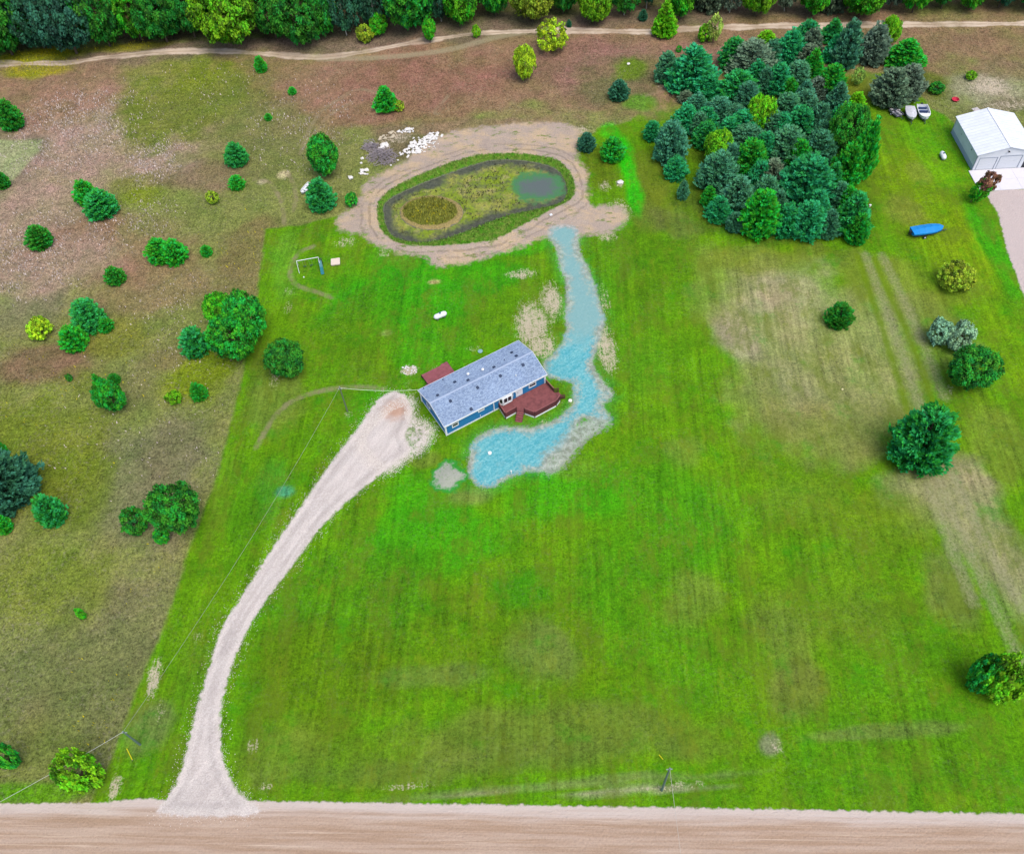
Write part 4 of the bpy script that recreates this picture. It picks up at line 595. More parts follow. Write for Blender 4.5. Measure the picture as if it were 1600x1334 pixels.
for xx in (-.05, HL+.004):
    m = MB(); m.bar((xx+.023, 0, EZ+.03), (xx+.023, HW/2, EZ+.03+RR), .045, .2); m.build('rake_board', Wt, house); m = MB(); m.bar((xx+.023, HW, EZ+.03), (xx+.023, HW/2, EZ+.03+RR), .045, .2); m.build('rake_board', Wt, house)
m = MB()
for a in (.475,): m.box(HL*a-.06, HL*a+.06, y0-.12, y0-.02, .15, EZ-.05); 
m.build('downspout', Wt, house)
GL = M((34, 40, 48), .12, .1, 2, spec=.8, key='glass'); BLIND = M((150, 152, 150), .7, .1)
def window(cx_, zc, wd, ht, axis='x', wall=0, parent=house, sgn=-1, panes=(.5,), label=None, pale=False):
    # axis x: window in a wall facing -y at y=wall ; axis y: wall facing -x at x=wall
    def B_(m, a0, a1, d0, d1, z0, z1):
        if axis == 'x': m.box(a0, a1, wall+sgn*d1 if sgn < 0 else wall+d0, wall+sgn*d0 if sgn < 0 else wall+d1, z0, z1)
        else: m.box(wall+sgn*d1 if sgn < 0 else wall+d0, wall+sgn*d0 if sgn < 0 else wall+d1, a0, a1, z0, z1)
    m = MB(); t = .13; B_(m, cx_-wd/2-t, cx_-wd/2, .002, .07, zc-ht/2-t, zc+ht/2+t); B_(m, cx_+wd/2, cx_+wd/2+t, .002, .07, zc-ht/2-t, zc+ht/2+t); B_(m, cx_-wd/2, cx_+wd/2, .002, .07, zc+ht/2, zc+ht/2+t); B_(m, cx_-wd/2, cx_+wd/2, .002, .07, zc-ht/2-t, zc-ht/2)
    w_ = m.build('window', Wt, parent, label=label); zs = [zc-ht/2]+[zc-ht/2+ht*p_ for p_ in panes]+[zc+ht/2]
    m = MB(); [B_(m, cx_-wd/2, cx_+wd/2, .03, .055, z_-.03, z_+.03) for z_ in zs[1:-1]]
    if len(zs) > 2: m.build('sash', Wt, w_)
    for a, b in zip(zs[:-1], zs[1:]): m = MB(); B_(m, cx_-wd/2, cx_+wd/2, .004, .02, a+.03, b-.03); m.build('pane', BLIND if pale else GL, w_)
    return w_
window(.105*HL, 2.0, .95, 1.1, wall=y0, label='double-hung window near the front corner'); window(.355*HL, 2.25, .9, .6, wall=y0, panes=(), pale=True, label='small frosted window high in the front wall'); window(.86*HL, 2.05, 1.15, 1.1, wall=y0, label='double-hung window right of the front door')
window(HW*.68, 2.0, .9, 1.2, axis='y', wall=x0, label='gable end window')
# bay window
m = MB(); bx0, bx1 = .53*HL, .665*HL; bp = [(bx0, y0+.0), (bx0+.45, y0-.5), (bx1-.45, y0-.5), (bx1, y0+.0)]; m.prism(bp, 1.0, 1.45); m.prism(bp, 2.5, 2.66); bay = m.build('bay_window', Wt, house, label='white three-sided bay window')
for (a, b) in zip(bp[:-1], bp[1:]):
    a3 = Vector((*a, 0)); b3 = Vector((*b, 0)); d = (b3-a3); n_ = Vector((d.y, -d.x, 0)).normalized()
    m = MB()
    for s_ in ((0, .5, 1) if d.length > 1 else (0, 1)): p_ = a3+d*(.06+.88*s_); m.bar((p_.x, p_.y, 1.45), (p_.x, p_.y, 2.5), .14, .1, up=d)
    m.build('mullion', Wt, bay); m = MB(); ia, ib = a3+d*.1-n_*.04, a3+d*.9-n_*.04; m.raw([(ia.x, ia.y, 1.45), (ib.x, ib.y, 1.45), (ib.x, ib.y, 2.5), (ia.x, ia.y, 2.5)], [(0, 1, 2, 3)]); m.build('pane', GL, bay)
dm = MB(); dm.box(.70*HL-.1, .755*HL+.1, y0-.05, y0-.002, .86, 2.78); door = dm.build('door', Wt, house, label='white front door with storm door'); m = MB(); m.box(.705*HL, .75*HL, y0-.085, y0-.052, .92, 2.66); m.build('door_leaf', M((232, 234, 238), .4, .04), door); m = MB(); m.box(.709*HL, .714*HL, y0-.13, y0-.087, 1.75, 1.9); m.build('handle', M((60, 60, 60), .4), door)
m = MB(); m.box(.685*HL, .69*HL, y0-.16, y0-.002, 2.2, 2.5); m.build('porch_lamp', Wt, house)
m = MB(); m.box(.34*HL, .345*HL, y0-.06, y0-.002, .65, .95); m.build('outlet', Wt, house)
# roof vents
DK = M((52, 66, 92), .7, .1); o6 = lambda u, v: (640+u/7.85, 520+v/7.85); o7 = lambda u, v: (740+u/7.85, 520+v/7.85)
for pt, kd in [(o6(345, 767), 0), (o6(555, 605), 0), (o6(718, 582), 0), (o7(250, 422), 0), (o7(525, 285), 0), (o7(467, 243), 0), (o6(503, 838), 0), (o6(835, 673), 0), (o6(758, 937), 0), (o7(330, 530), 0), (o7(607, 395), 0), (o6(410, 583), 1), (o6(172, 686), 1), (o6(224, 636), 1), (o7(378, 338), 1), (o6(718, 515), 2), (o6(897, 460), 2), (o7(520, 530), 3)]:
    u, v, z = on_roof(*pt); m = MB(); sl = RS if v < HW/2 else -RS
    if kd == 0:
        a = .23; V = [(u-a, v-a, z-sl*a+.01), (u+a, v-a, z-sl*a+.01), (u+a, v+a, z+sl*a+.01), (u-a, v+a, z+sl*a+.01)]; b_ = .19; V += [(u-b_, v-b_, z-sl*b_+.17), (u+b_, v-b_, z-sl*b_+.17), (u+b_, v+b_, z+sl*b_+.17), (u-b_, v+b_, z+sl*b_+.17)]
        m.raw(V, [(4, 5, 6, 7), (0, 1, 5, 4), (1, 2, 6, 5), (2, 3, 7, 6), (3, 0, 4, 7)]); m.build('roof_vent', DK, roof)
    elif kd == 1: m.tube([(u, v, z-.05), (u, v, z+.3)], .06, 8); m.build('vent_pipe', DK, roof)
    elif kd == 2: m.tube([(u, v, z-.1), (u, v, z+.28), (u, v, z+.3), (u, v, z+.42)], [.16, .16, .25, .1], 12); m.build('vent_cap', Wt, roof, label='white capped flue')
    else: m.tube([(u, v, z-.05), (u, v, z+.35)], .08, 8); m.build('vent_pipe', Wt, roof, label='white vent pipe')

# ---- decks
DECK = (134, 78, 78); q = NT('red_deck_boards'); v = q.obj(); q.col(q.mulv(A4(DECK)[:3], q.math('MULTIPLY', q.ramp(q.noise(v, 1.2, 5, .7), .25, .75, .75, 1.3), q.ramp(q.noise(v, 14, 2), .2, .8, .9, 1.1)))); DKM = q.m; RAIL = M((92, 48, 52), .7, .15)
def clip_y(poly, x):      # y-interval(s) of polygon at x
    ysx = []
    for i in range(len(poly)):
        a, b = poly[i], poly[(i+1) % len(poly)]
        if (a[0] > x) != (b[0] > x): ysx.append(a[1]+(x-a[0])/(b[0]-a[0])*(b[1]-a[1]))
    ysx.sort(); return list(zip(ysx[::2], ysx[1::2]))
def boards(poly, z, parent, pitch=.15):
    m = MB(); xa = min(p[0] for p in poly); xb = max(p[0] for p in poly); x = xa+pitch/2
    while x < xb:
        for a, b in clip_y(poly, x): m.box(x-pitch*.45, x+pitch*.45, a, b, z-.04, z+rnd.uniform(-.003, .003))
        x += pitch
    m.build('deck_boards', DKM, parent, kind='stuff')
def railing(pts, z, parent, hgt=.95):
    for a, b in zip(pts[:-1], pts[1:]):
        L = math.dist(a, b); m = MB(); m.bar((*a, z+hgt), (*b, z+hgt), .13, .05); m.build('top_rail', M((150, 92, 90), .7, .1), parent)
        m = MB(); n = max(2, int(L/.13))
        for k in range(1, n): t = k/n; m.bar((a[0]+(b[0]-a[0])*t, a[1]+(b[1]-a[1])*t, z+.06), (a[0]+(b[0]-a[0])*t, a[1]+(b[1]-a[1])*t, z+hgt-.02), .055, .045, up=(b[0]-a[0], b[1]-a[1], 0))
        m.bar((*a, z+.09), (*b, z+.09), .05, .07); m.build('balusters', RAIL, parent, kind='stuff')
    for p_ in pts: m = MB(); m.box(p_[0]-.06, p_[0]+.06, p_[1]-.06, p_[1]+.06, 0, z+hgt+.05); m.build('post', RAIL, parent)
def steps(cx_, cy_, wd, dirx, diry, z, n, parent, run=.28):
    for k in range(n):
        zz = z*(1-(k+1)/(n+1)); a = (cx_+dirx*run*k, cy_+diry*run*k); b = (cx_+dirx*run*(k+1.05), cy_+diry*run*(k+1.05)); m = MB(); m.bar((*a, zz-.02), (*b, zz-.02), wd, .05); m.build('step', DKM, parent); m = MB(); c_ = (a[0]*.97+b[0]*.03, a[1]*.97+b[1]*.03); m.bar((c_[0]+dirx*.0, c_[1]+diry*.0, max(0, zz-.05)), (c_[0]+dirx*.03, c_[1]+diry*.03, max(0, zz-.05)), wd*.98, .16); m.build('riser', RAIL, parent)
    for s_ in (-1, 1): ox, oy = -diry*s_*wd/2, dirx*s_*wd/2; m = MB(); m.bar((cx_+ox, cy_+oy, z-.1), (cx_+dirx*run*n+ox, cy_+diry*run*n+oy, .06), .05, .22); m.build('stringer', RAIL, parent)
DZ = .72
pts = [HLc(*o7(*a), 0) for a in ((395, 1058), (527, 985), (630, 1005), (752, 1046), (1015, 905), (1062, 838))]
pl = HLc(*o7(305, 925), DZ); pr_ = HLc(*o7(985, 725), DZ); yw = y0-.06
poly = [(max(pl[0], .53*HL-.1), yw), (pts[0][0], pts[0][1]), (pts[1][0], pts[1][1]), (pts[2][0], pts[2][1]+.1), pts[3], pts[4], pts[5], pr_, (HL-OV+.1, yw)]
fd = thing('front_deck', 'large reddish-brown deck with railings along the front of the blue house', 'deck', (org[0], org[1], 0), hrz)
boards(poly, DZ, fd); m = MB(); ins = [(p_[0], p_[1]) for p_ in poly]
for a, b in zip(ins[:-1], ins[1:]):
    if a == ins[1] and False: continue
    m.bar((*a, .2), (*b, .2), .05, .42)
m.build('skirt_panel', Wt, fd, label='white lattice skirt'); m = MB()
for a, b in zip(ins[:-1], ins[1:]): m.bar((*a, DZ-.16), (*b, DZ-.16), .07, .24)
m.build('rim_joist', RAIL, fd)
railing([poly[0], poly[1], poly[2]], DZ, fd); railing([poly[3], poly[4], poly[5], poly[6]], DZ, fd); railing([poly[8], poly[7]], DZ, fd)
sc = ((poly[2][0]+poly[3][0])/2, (poly[2][1]+poly[3][1])/2-.02); sdx, sdy = poly[3][1]-poly[2][1], -(poly[3][0]-poly[2][0]); sL = math.hypot(sdx, sdy); steps(sc[0], sc[1]-.03, sL*.85, sdx/sL, sdy/sL, DZ+.05, 5, fd, .34)
mid = ((poly[6][0]+poly[7][0])/2, (poly[6][1]+poly[7][1])/2); dv = (poly[7][1]-poly[6][1], -(poly[7][0]-poly[6][0])); L = math.hypot(*dv); dv = (dv[0]/L, dv[1]/L); steps(mid[0], mid[1], L*.8, *dv, DZ, 3, fd)
for p_ in (poly[6], poly[7]): q_ = (p_[0]+dv[0]*.9, p_[1]+dv[1]*.9); m = MB(); m.bar((*p_, DZ+.92), (*q_, .95), .1, .05); m.bar((*q_, 0), (*q_, 1.0), .1, .1, up=(1, 0, 0)); [m.bar((p_[0]+dv[0]*t, p_[1]+dv[1]*t, DZ*(1-t)), (p_[0]+dv[0]*t, p_[1]+dv[1]*t, DZ+.92-t*.6), .05, .05, up=(1, 0, 0)) for t in (.2, .35, .5, .65, .8)]; m.build('stair_rail', RAIL, fd)
rdk = thing('rear_deck', 'small reddish-brown deck with steps behind the blue house', 'deck', (org[0], org[1], 0), hrz)
ra = HLc(659, 586.5, DZ); rb = HLc(711.5, 579, DZ); rc_ = HLc(697.5, 565, DZ); rd0 = HLc(688.5, 570, DZ); ytop = (ra[1]+rd0[1])/2; yw2 = y1+.06; xr = rc_[0]
poly2 = [(ra[0], yw2), (xr+.1, yw2), (xr+.1, rc_[1]), (xr-1.1, rc_[1]), (xr-1.1, ytop), (ra[0], ytop)]
q = NT('worn_red_boards'); v = q.obj(); q.col(q.mulv(A4((150, 86, 92))[:3], q.ramp(q.noise(v, 1.5, 5, .7), .25, .75, .8, 1.25))); sv = DKM; DKM = q.m
boards(poly2, DZ, rdk); m = MB(); pc = poly2+[poly2[0]]
for a, b in zip(pc[:-1], pc[1:]): m.bar((*a, DZ-.17), (*b, DZ-.17), .06, .22)
m.build('rim_joist', RAIL, rdk); steps(ra[0]-.02, yw2+1.5, 1.7, -1, 0, DZ, 4, rdk, .3)
for p_ in (poly2[0], poly2[2], poly2[3], poly2[5]): m = MB(); m.box(p_[0]-.06, p_[0]+.06, p_[1]-.06, p_[1]+.06, -.05, DZ-.05); m.build('post', RAIL, rdk)
DKM = sv

# ================================================================== GARAGE
GZ = 3.7; a, d = np.array(G(1493.4, 182, GZ)), np.array(G(1527.6, 243.5, GZ)); b = np.array(G(1589, 182, GZ)); gey = (a-d)/np.linalg.norm(a-d); gex = np.array([gey[1], -gey[0]]); GD = np.linalg.norm(a-d); GWd = 11.6; gor = d
gar = thing('garage', 'large white metal pole-barn garage with shallow gable roof', 'garage', (gor[0], gor[1], 0), math.atan2(gex[1], gex[0]))
q = NT('white_ribbed_metal'); v = q.obj(); s_ = q.n('ShaderNodeSeparateXYZ'); q.set(s_.inputs[0], v); rib = q.math('FRACT', q.math('MULTIPLY', s_.outputs[0], 4.4)); q.col(q.mulv(A4((232, 236, 244))[:3], q.ramp(q.noise(v, .6, 4), .3, .7, .95, 1.05))); rib2 = q.math('FRACT', q.math('MULTIPLY', s_.outputs[1], 4.4)); q.bump(q.math('ADD', q.ramp(rib, 0, .12), q.ramp(rib2, 0, .12)), .3, .02); q.b.inputs['Roughness'].default_value = .45; RIB = q.m
GR = 1.55; ov = .3; m = MB(); gx0, gx1, gy0, gy1 = ov, GWd-ov, ov, GD-ov
# side and back walls, front wall with two door openings
m.box(gx0, gx0+.12, gy0, gy1, .3, GZ-.05); m.box(gx1-.12, gx1, gy0, gy1, .3, GZ-.05); m.box(gx0+.12, gx1-.12, gy1-.12, gy1, .3, GZ-.05); op = [(1.0, 4.3, 2.75), (4.9, 9.0, 2.95), (9.8, 10.8, 2.2)]; xx = gx0+.12
for o0, o1, oh in op: m.box(xx, o0, gy0, gy0+.12, .0, GZ-.05); m.box(o0, o1, gy0, gy0+.12, oh, GZ-.05); xx = o1
m.box(xx, gx1-.12, gy0, gy0+.12, 0, GZ-.05); gm = GWd/2; sl = GR/gm
for yy in (gy0+.001, gy1-.121): m.raw([(gx0, yy, GZ-.05), (gx1, yy, GZ-.05), (gm, yy, GZ-.05+sl*(gm-gx0)), (gx0, yy+.12, GZ-.05), (gx1, yy+.12, GZ-.05), (gm, yy+.12, GZ-.05+sl*(gm-gx0))], [(0, 1, 2), (5, 4, 3)])
m.build('wall', RIB, gar); m = MB(); m.box(gx0-.02, gx0+.0, gy0, gy1, 0, 1.0); m.build('wainscot', M((176, 190, 210), .5, .06), gar, label='grey-blue lower band of the side wall')
m = MB(); m.box(gx0+.121, gx1-.121, gy0+.12, gy1-.12, 0, .02); m.build('floor_slab', M((120, 120, 120), .8), gar)
m = MB(); t_ = .06; m.raw([(0, 0, GZ), (gm, 0, GZ+GR), (GWd, 0, GZ), (0, GD, GZ), (gm, GD, GZ+GR), (GWd, GD, GZ), (0, 0, GZ-t_), (gm, 0, GZ+GR-t_), (GWd, 0, GZ-t_), (0, GD, GZ-t_), (gm, GD, GZ+GR-t_), (GWd, GD, GZ-t_)], [(0, 1, 4, 3), (1, 2, 5, 4), (9, 10, 7, 6), (10, 11, 8, 7), (0, 6, 7, 1), (1, 7, 8, 2), (4, 10, 9, 3), (5, 11, 10, 4), (3, 9, 6, 0), (2, 8, 11, 5)])
gr_ = m.build('roof', RIB, gar); m = MB()
for k in range(1, 15):
    yk = GD*k/15; m.bar((.02, yk, GZ+.012), (gm-.2, yk, GZ+GR*(gm-.2)/gm+.012), .07, .035); m.bar((gm+.2, yk, GZ+GR*(gm-.2)/gm+.012), (GWd-.02, yk, GZ+.012), .07, .035)
m.build('roof_seams', M((214, 220, 232), .5, .05), gr_, kind='stuff');
if True:
    m = MB(); m.bar((gm, 0, GZ+GR+.02), (gm, GD, GZ+GR+.02), .4, .05); m.build('ridge_cap', Wt, gr_)
TR = M((150, 160, 178), .5, .06)
for i, (o0, o1, oh) in enumerate(op[:2]):
    m = MB(); m.box(o0, o1, gy0+.05, gy0+.09, 0, oh); dd = m.build('garage_door', Wt, gar); 
    for k in range(5): z0_ = oh*k/5; m = MB(); m.box(o0+.04, o1-.04, gy0+.02, gy0+.049, z0_+.03, z0_+oh/5-.03); m.build('door_panel', M((226, 230, 238), .5, .04), dd)
    m = MB(); m.box(o0-.12, o0, gy0-.03, gy0-.002, 0, oh+.12); m.box(o1, o1+.12, gy0-.03, gy0-.002, 0, oh+.12); m.box(o0, o1, gy0-.03, gy0-.002, oh, oh+.12); m.build('door_trim', TR, gar)
m = MB(); m.box(9.8, 10.8, gy0+.04, gy0+.08, 0, 2.2); m.build('side_door', M((60, 62, 68), .6), gar, label='dark side door')
m = MB(); m.tube([(gm, gy0, GZ+.5), (gm, gy0-.35, GZ+.55), (gm, gy0-.4, GZ+.42)], [.05, .16, .2], 10); m.build('wall_lamp', M((28, 28, 30), .4), gar)
m = MB(); m.box(gx0-.02, gx0-.002, 3.0, 3.3, 2.6, 2.9); m.box(gx0-.02, gx0-.002, 8.5, 8.7, 2.3, 2.5); m.build('wall_vent', M((120, 130, 150), .5), gar)
for cy2 in (gy0, gy1): m = MB(); m.box(gx0-.05, gx0+.1, cy2-.06, cy2+.08, 0, GZ-.04); m.build('corner_trim', TR, gar)
rz_g = math.atan2(gex[1], gex[0]); ap = thing('concrete_apron', 'white concrete slab in front of the garage doors', 'slab', (gor[0], gor[1], 0), rz_g)
CONC = M((226, 222, 228), .8, .06, 1.2)
for ix in range(3):
    for iy in range(2): m = MB(); m.box(-.3+ix*4.1, -.3+ix*4.1+4.07, -6.0+iy*3.12, -6.0+iy*3.12+3.09, -.1, .1); m.build('slab_bay', CONC, ap)

# ================================================================== SMALLER THINGS
def tank(pa, pb, label):      # horizontal propane tank between photo points (axis ends)
    a = np.array(G(*pa, .6)); b = np.array(G(*pb, .6)); L = np.linalg.norm(b-a); c = (a+b)/2; rz = math.atan2(*(b-a)[::-1]); t = thing('propane_tank', label, 'gas tank', (c[0], c[1], 0), rz); r = .48
    xs_ = [-L/2, -L/2+.06, -L/2+.2, -L/2+r, L/2-r, L/2-.2, L/2-.06, L/2]; rr = [.05, .2, .37, r, r, .37, .2, .05]; m = MB(); m.tube([(x, 0, .68) for x in xs_], rr, 20); m.build('tank_body', Wt, t, True)
    m = MB(); m.tube([(0, 0, 1.1), (0, 0, 1.34), (0, 0, 1.38)], [.17, .17, .08], 12); m.build('valve_dome', M((70, 110, 120), .5), t)
    for s_ in (-1, 1): m = MB(); m.box(s_*L*.27-.08, s_*L*.27+.08, -.35, .35, 0, .3); m.build('foot', M((120, 120, 120), .8), t)
tank((678, 497), (698, 489), 'white propane tank lying on the lawn behind the blue house'); tank((1471, 238), (1476, 249), 'short white propane tank on the lawn left of the garage')
def disc(name, px, r, h, col, label, cat, lid=True):
    g = G(*px); t = thing(name, label, cat, (g[0], g[1], 0)); m = MB(); m.tube([(0, 0, -.1), (0, 0, h)], r*.86, 18); m.build('riser', M(col, .7, .1), t)
    m = MB(); m.tube([(0, 0, h), (0, 0, h+.05), (0, 0, h+.09)], [r, r, r*.5], 18); m.build('lid', M(tuple(min(255, c+18) for c in col), .6, .1), t)
disc('septic_lid', (750.5, 549.5), .42, .12, (120, 160, 160), 'grey-green round lid in the grass behind the house', 'lid'); disc('septic_lid', (765.5, 709), .3, .3, (225, 228, 222), 'white round lid in the middle of the blue-green patch', 'lid'); disc('septic_lid', (891, 627), .3, .25, (225, 225, 205), 'pale round lid right of the front deck', 'lid')
def pipe(px, h, r, col, label, cat='pipe', name='standpipe'):
    g = G(*px); t = thing(name, label, cat, (g[0], g[1], 0)); m = MB(); m.tube([(0, 0, -.1), (0, 0, h)], r, 12); m.build('pipe', M(col, .6), t); m = MB(); m.tube([(0, 0, h), (0, 0, h+.08), (0, 0, h+.1)], [r*1.35, r*1.35, r*.6], 12); m.build('cap', M(col, .5), t)
pipe((799, 739), .55, .1, (232, 234, 230), 'white capped pipe at the lower edge of the blue-green patch'); pipe((679, 659-10), .0+.3, .05, (230, 230, 230), 'short white pipe at the left foot of the house'); pipe((1359, 323), .35, .16, (236, 236, 230), 'white bucket-like cap beside the right end of the grove')
pipe((1316, 609), .12, .12, (230, 220, 160), 'tiny pale marker on the dry right lawn', 'marker', 'marker')
# swing set
g0 = np.array(G(463, 408, 2.1)); g1 = np.array(G(497, 402, 2.1)); L = np.linalg.norm(g1-g0); sw = thing('swing_set', 'white pipe swing set with teal slide on the lawn by the looped track', 'swing set', (g0[0], g0[1], 0), math.atan2(*(g1-g0)[::-1]))
m = MB(); m.tube([(0, 0, 2.1), (L, 0, 2.1)], .06, 10); m.build('top_beam', Wt, sw)
for x_ in (0, L):
    for s_ in (-1, 1): m = MB(); m.tube([(x_, 0, 2.1), (x_, s_*1.15, 0)], .045, 8); m.build('leg', Wt, sw)
for x_ in (L*.3, L*.6):
    m = MB(); m.box(x_-.25, x_+.25, -.1, .1, .48, .52); se = m.build('swing_seat', M((40, 60, 70), .6), sw); m = MB(); m.tube([(x_-.23, 0, .5), (x_-.23, 0, 2.05)], .012, 5); m.tube([(x_+.23, 0, .5), (x_+.23, 0, 2.05)], .012, 5); m.build('chain', M((150, 150, 150), .4), se)
m = MB(); m.raw([(L-.1, -.2, 1.4), (L+.4, -.2, 1.4), (L+.45, -1.2, .7), (L-.05, -1.2, .7), (L-.05, -2.6, .15), (L+.5, -2.6, .15)], [(0, 3, 2, 1), (3, 4, 5, 2)]); m.bar((L-.1, -.2, 1.45), (L-.05, -1.2, .75), .05, .2); m.bar((L-.05, -1.2, .75), (L-.05, -2.6, .2), .05, .2); m.bar((L+.4, -.2, 1.45), (L+.45, -1.2, .75), .05, .2); m.bar((L+.45, -1.2, .75), (L+.5, -2.6, .2), .05, .2); m.build('slide', M((20, 120, 130), .4), sw)
m = MB(); m.box(L-.15, L+.5, -.2, .5, 1.36, 1.42); [m.bar((L+a_, b_, 0), (L+a_, b_, 1.4), .07, .07) for a_ in (-.1, .45) for b_ in (-.15, .45)]; m.build('platform', M((60, 90, 50), .6), sw)
g = G(475, 434); t = thing('garden_ball', 'small white ball in the grass inside the looped track', 'ball', (g[0], g[1], 0)); 
m = MB(); m.tube([(0, 0, .02), (0, 0, .06), (0, 0, .15), (0, 0, .25), (0, 0, .29)], [.04, .11, .15, .1, .03], 12); m.build('ball', Wt, t, True)
# two pale slabs
for px, w_, label in (((521, 411), 0, 'left one of two pale pinkish cushioned slabs side by side on the lawn'), ((528, 410), 0, 'right one of two pale pinkish cushioned slabs side by side on the lawn')):
    g = G(*px); t = thing('pale_slab', label, 'slab', (g[0], g[1], 0), math.radians(4), 'pale slabs on the lawn near the swing set'); m = MB(); m.prism([(-.38, -.85), (.38, -.85), (.42, -.7), (.42, .7), (.36, .85), (-.36, .85), (-.42, .7), (-.42, -.7)], .12, .34); m.build('top_panel', M((226, 208, 190), .7, .08), t); m = MB(); m.box(-.36, .36, -.8, .8, 0, .12); m.build('base_frame', M((130, 86, 66), .8), t)
# hulls
def hull(L, W, Hh, bow=.45, n=15, deck=None, sheer=.15):
    """open-topped or decked boat hull along +x (bow at +x): rings of a V section"""
    V = []; F = []
    for i in range(n):
        t = i/(n-1); x = -L/2+L*t; wv = W/2*(1 if t < 1-bow else math.sqrt(max(0, 1-((t-(1-bow))/bow)**2.0)))*(.88+.12*min(1, t*4)); wv = max(wv, .02); k = .1+.35*max(0, (t-.6)/.4)**2*Hh; zt = Hh+sheer*max(0, t-.5)**2*4*Hh
        V += [(x, -wv, zt), (x, -wv*.8, k+.22*Hh), (x, 0, k), (x, wv*.8, k+.22*Hh), (x, wv, zt)]
    for i in range(n-1):
        for j in range(4): a = i*5+j; F.append((a, a+1, a+6, a+5)[::-1])
    F.append((0, 1, 2, 3, 4)); return V, F, n
def trailer(parent, L, W, z):
    TM = M((70, 74, 84), .5, .1); m = MB(); [m.bar((-L*.42, s_*W*.32, z), (L*.2, s_*W*.32, z), .08, .1) for s_ in (-1, 1)]; [m.bar((L*.2, s_*W*.32, z), (L*.55, 0, z), .08, .1) for s_ in (-1, 1)]; m.bar((L*.5, 0, z), (L*.66, 0, z), .1, .1); m.bar((-L*.12, -W*.5, z-.1), (-L*.12, W*.5, z-.1), .1, .1); m.build('trailer_frame', TM, parent)
    for s_ in (-1, 1):
        m = MB(); m.tube([(-L*.12, s_*W*.52-.1, .32), (-L*.12, s_*W*.52+.1, .32)], .32, 16); wl = m.build('wheel', M((30, 30, 32), .8), parent); m = MB(); m.tube([(-L*.12, s_*W*.52-.11, .32), (-L*.12, s_*W*.52+.11, .32)], .16, 12); m.build('rim', Wt, wl)
    m = MB(); m.tube([(L*.6, 0, 0), (L*.6, 0, z)], .05, 8); m.build('jack', TM, parent)
def boat(px0, px1, label, cover, Wm, style, z=.9, L=None):
    a = np.array(G(*px0, z)); b = np.array(G(*px1, z)); rz = math.atan2(*(b-a)[::-1]); L = L or np.linalg.norm(b-a); c = (a+b)/2
    tr_ = style != 'skiff'; nm = 'boat'; t = thing(nm, label, 'boat', (c[0], c[1], 0), rz); z0 = .45 if tr_ else 0; V, F, n = hull(L, Wm, .85 if tr_ else .5)
    m = MB(); m.raw([(x, y, zz+z0) for x, y, zz in V], F); m.build('hull', M(cover if style == 'cover' else (236, 238, 242), .35, .06), t)
    if style == 'cover':
        m = MB(); VV = []
        for i in range(n):
            e0, e4 = V[i*5], V[i*5+4]; rid = .38*math.sin(math.pi*min(1, (i+.6)/n))*(.8+.2*math.cos(i*2.1))
            VV += [(e0[0], e0[1]*1.05, e0[2]-.22+z0), (e0[0], e0[1]*1.04, e0[2]+.03+z0), (e0[0], e0[1]*.5, e0[2]+.03+rid*.6+z0), (e0[0], 0, e0[2]+.05+rid+z0), (e0[0], -e0[1]*.5, e0[2]+.03+rid*.6+z0), (e0[0], -e0[1]*1.04, e0[2]+.03+z0), (e0[0], -e0[1]*1.05, e0[2]-.22+z0)]
        FF = [(i*7+j, i*7+7+j, i*7+8+j, i*7+1+j) for i in range(n-1) for j in range(6)]+[tuple(range(7))]; m.raw(VV, FF); m.build('cover', M(cover, .5, .16, 1.6), t, label='tight tarpaulin cover')
        m = MB(); m.box(-L/2-.45, -L/2-.05, -.2, .2, .5, 1.3); m.build('outboard_motor', M((40, 42, 46), .5), t)
    else:
        m = MB(); m.raw([(V[i*5+k][0], V[i*5+k][1]*.9, z0+(.35 if tr_ else .16)) for i in range(n) for k in (0, 4)], [(2*i, 2*i+1, 2*i+3, 2*i+2)[::-1] for i in range(n-1)]); m.build('floor', M((190, 200, 214) if tr_ else (90, 130, 110), .6), t)
        m = MB(); [m.bar((V[i*5+k][0], V[i*5+k][1], V[i*5+k][2]+z0), (V[i*5+5+k][0], V[i*5+5+k][1], V[i*5+5+k][2]+z0), .1, .06) for i in range(n-1) for k in (0, 4)]; m.build('gunwale', Wt, t)
        m = MB(); i = n-5; fp = [V[k*5] for k in range(i, n)]+[V[k*5+4] for k in range(n-1, i-1, -1)]; 
        if tr_: m.prism([(p_[0], p_[1]*.97) for p_ in fp], .85+z0, .95+z0); m.build('foredeck', Wt, t)
        for sx in ((-.3, -.05, .15) if tr_ else (-.25, .15)):
            m = MB(); m.box(sx*L-.18, sx*L+.18, -Wm*.36, Wm*.36, z0+.3, z0+(.72 if tr_ else .42)); m.build('seat', M((60, 76, 116), .6) if tr_ else Wt, t)
        if tr_: m = MB(); m.box(-L/2-.4, -L/2-.03, -.2, .2, .5, 1.4); m.build('outboard_motor', M((40, 42, 46), .5), t)
    if tr_: trailer(t, L, Wm, .42)
boat((1427, 363), (1470, 357), 'boat under a bright blue cover on a trailer, alone on the grass', (20, 140, 214), 2.2, 'cover', L=5.9)
boat((1440, 166), (1446, 186), 'white open boat with blue seats on a trailer, rightmost by the pines', (240, 240, 240), 2.3, 'open', L=4.6)
boat((1421, 168), (1425, 188), 'boat under a pale grey-white cover, middle of the three parked by the pines', (206, 206, 212), 2.0, 'cover', L=4.2)
boat((484, 283), (471, 298), 'small white open rowing boat beside the round pine left of the pond', (240, 240, 240), 1.25, 'skiff', L=3.4)
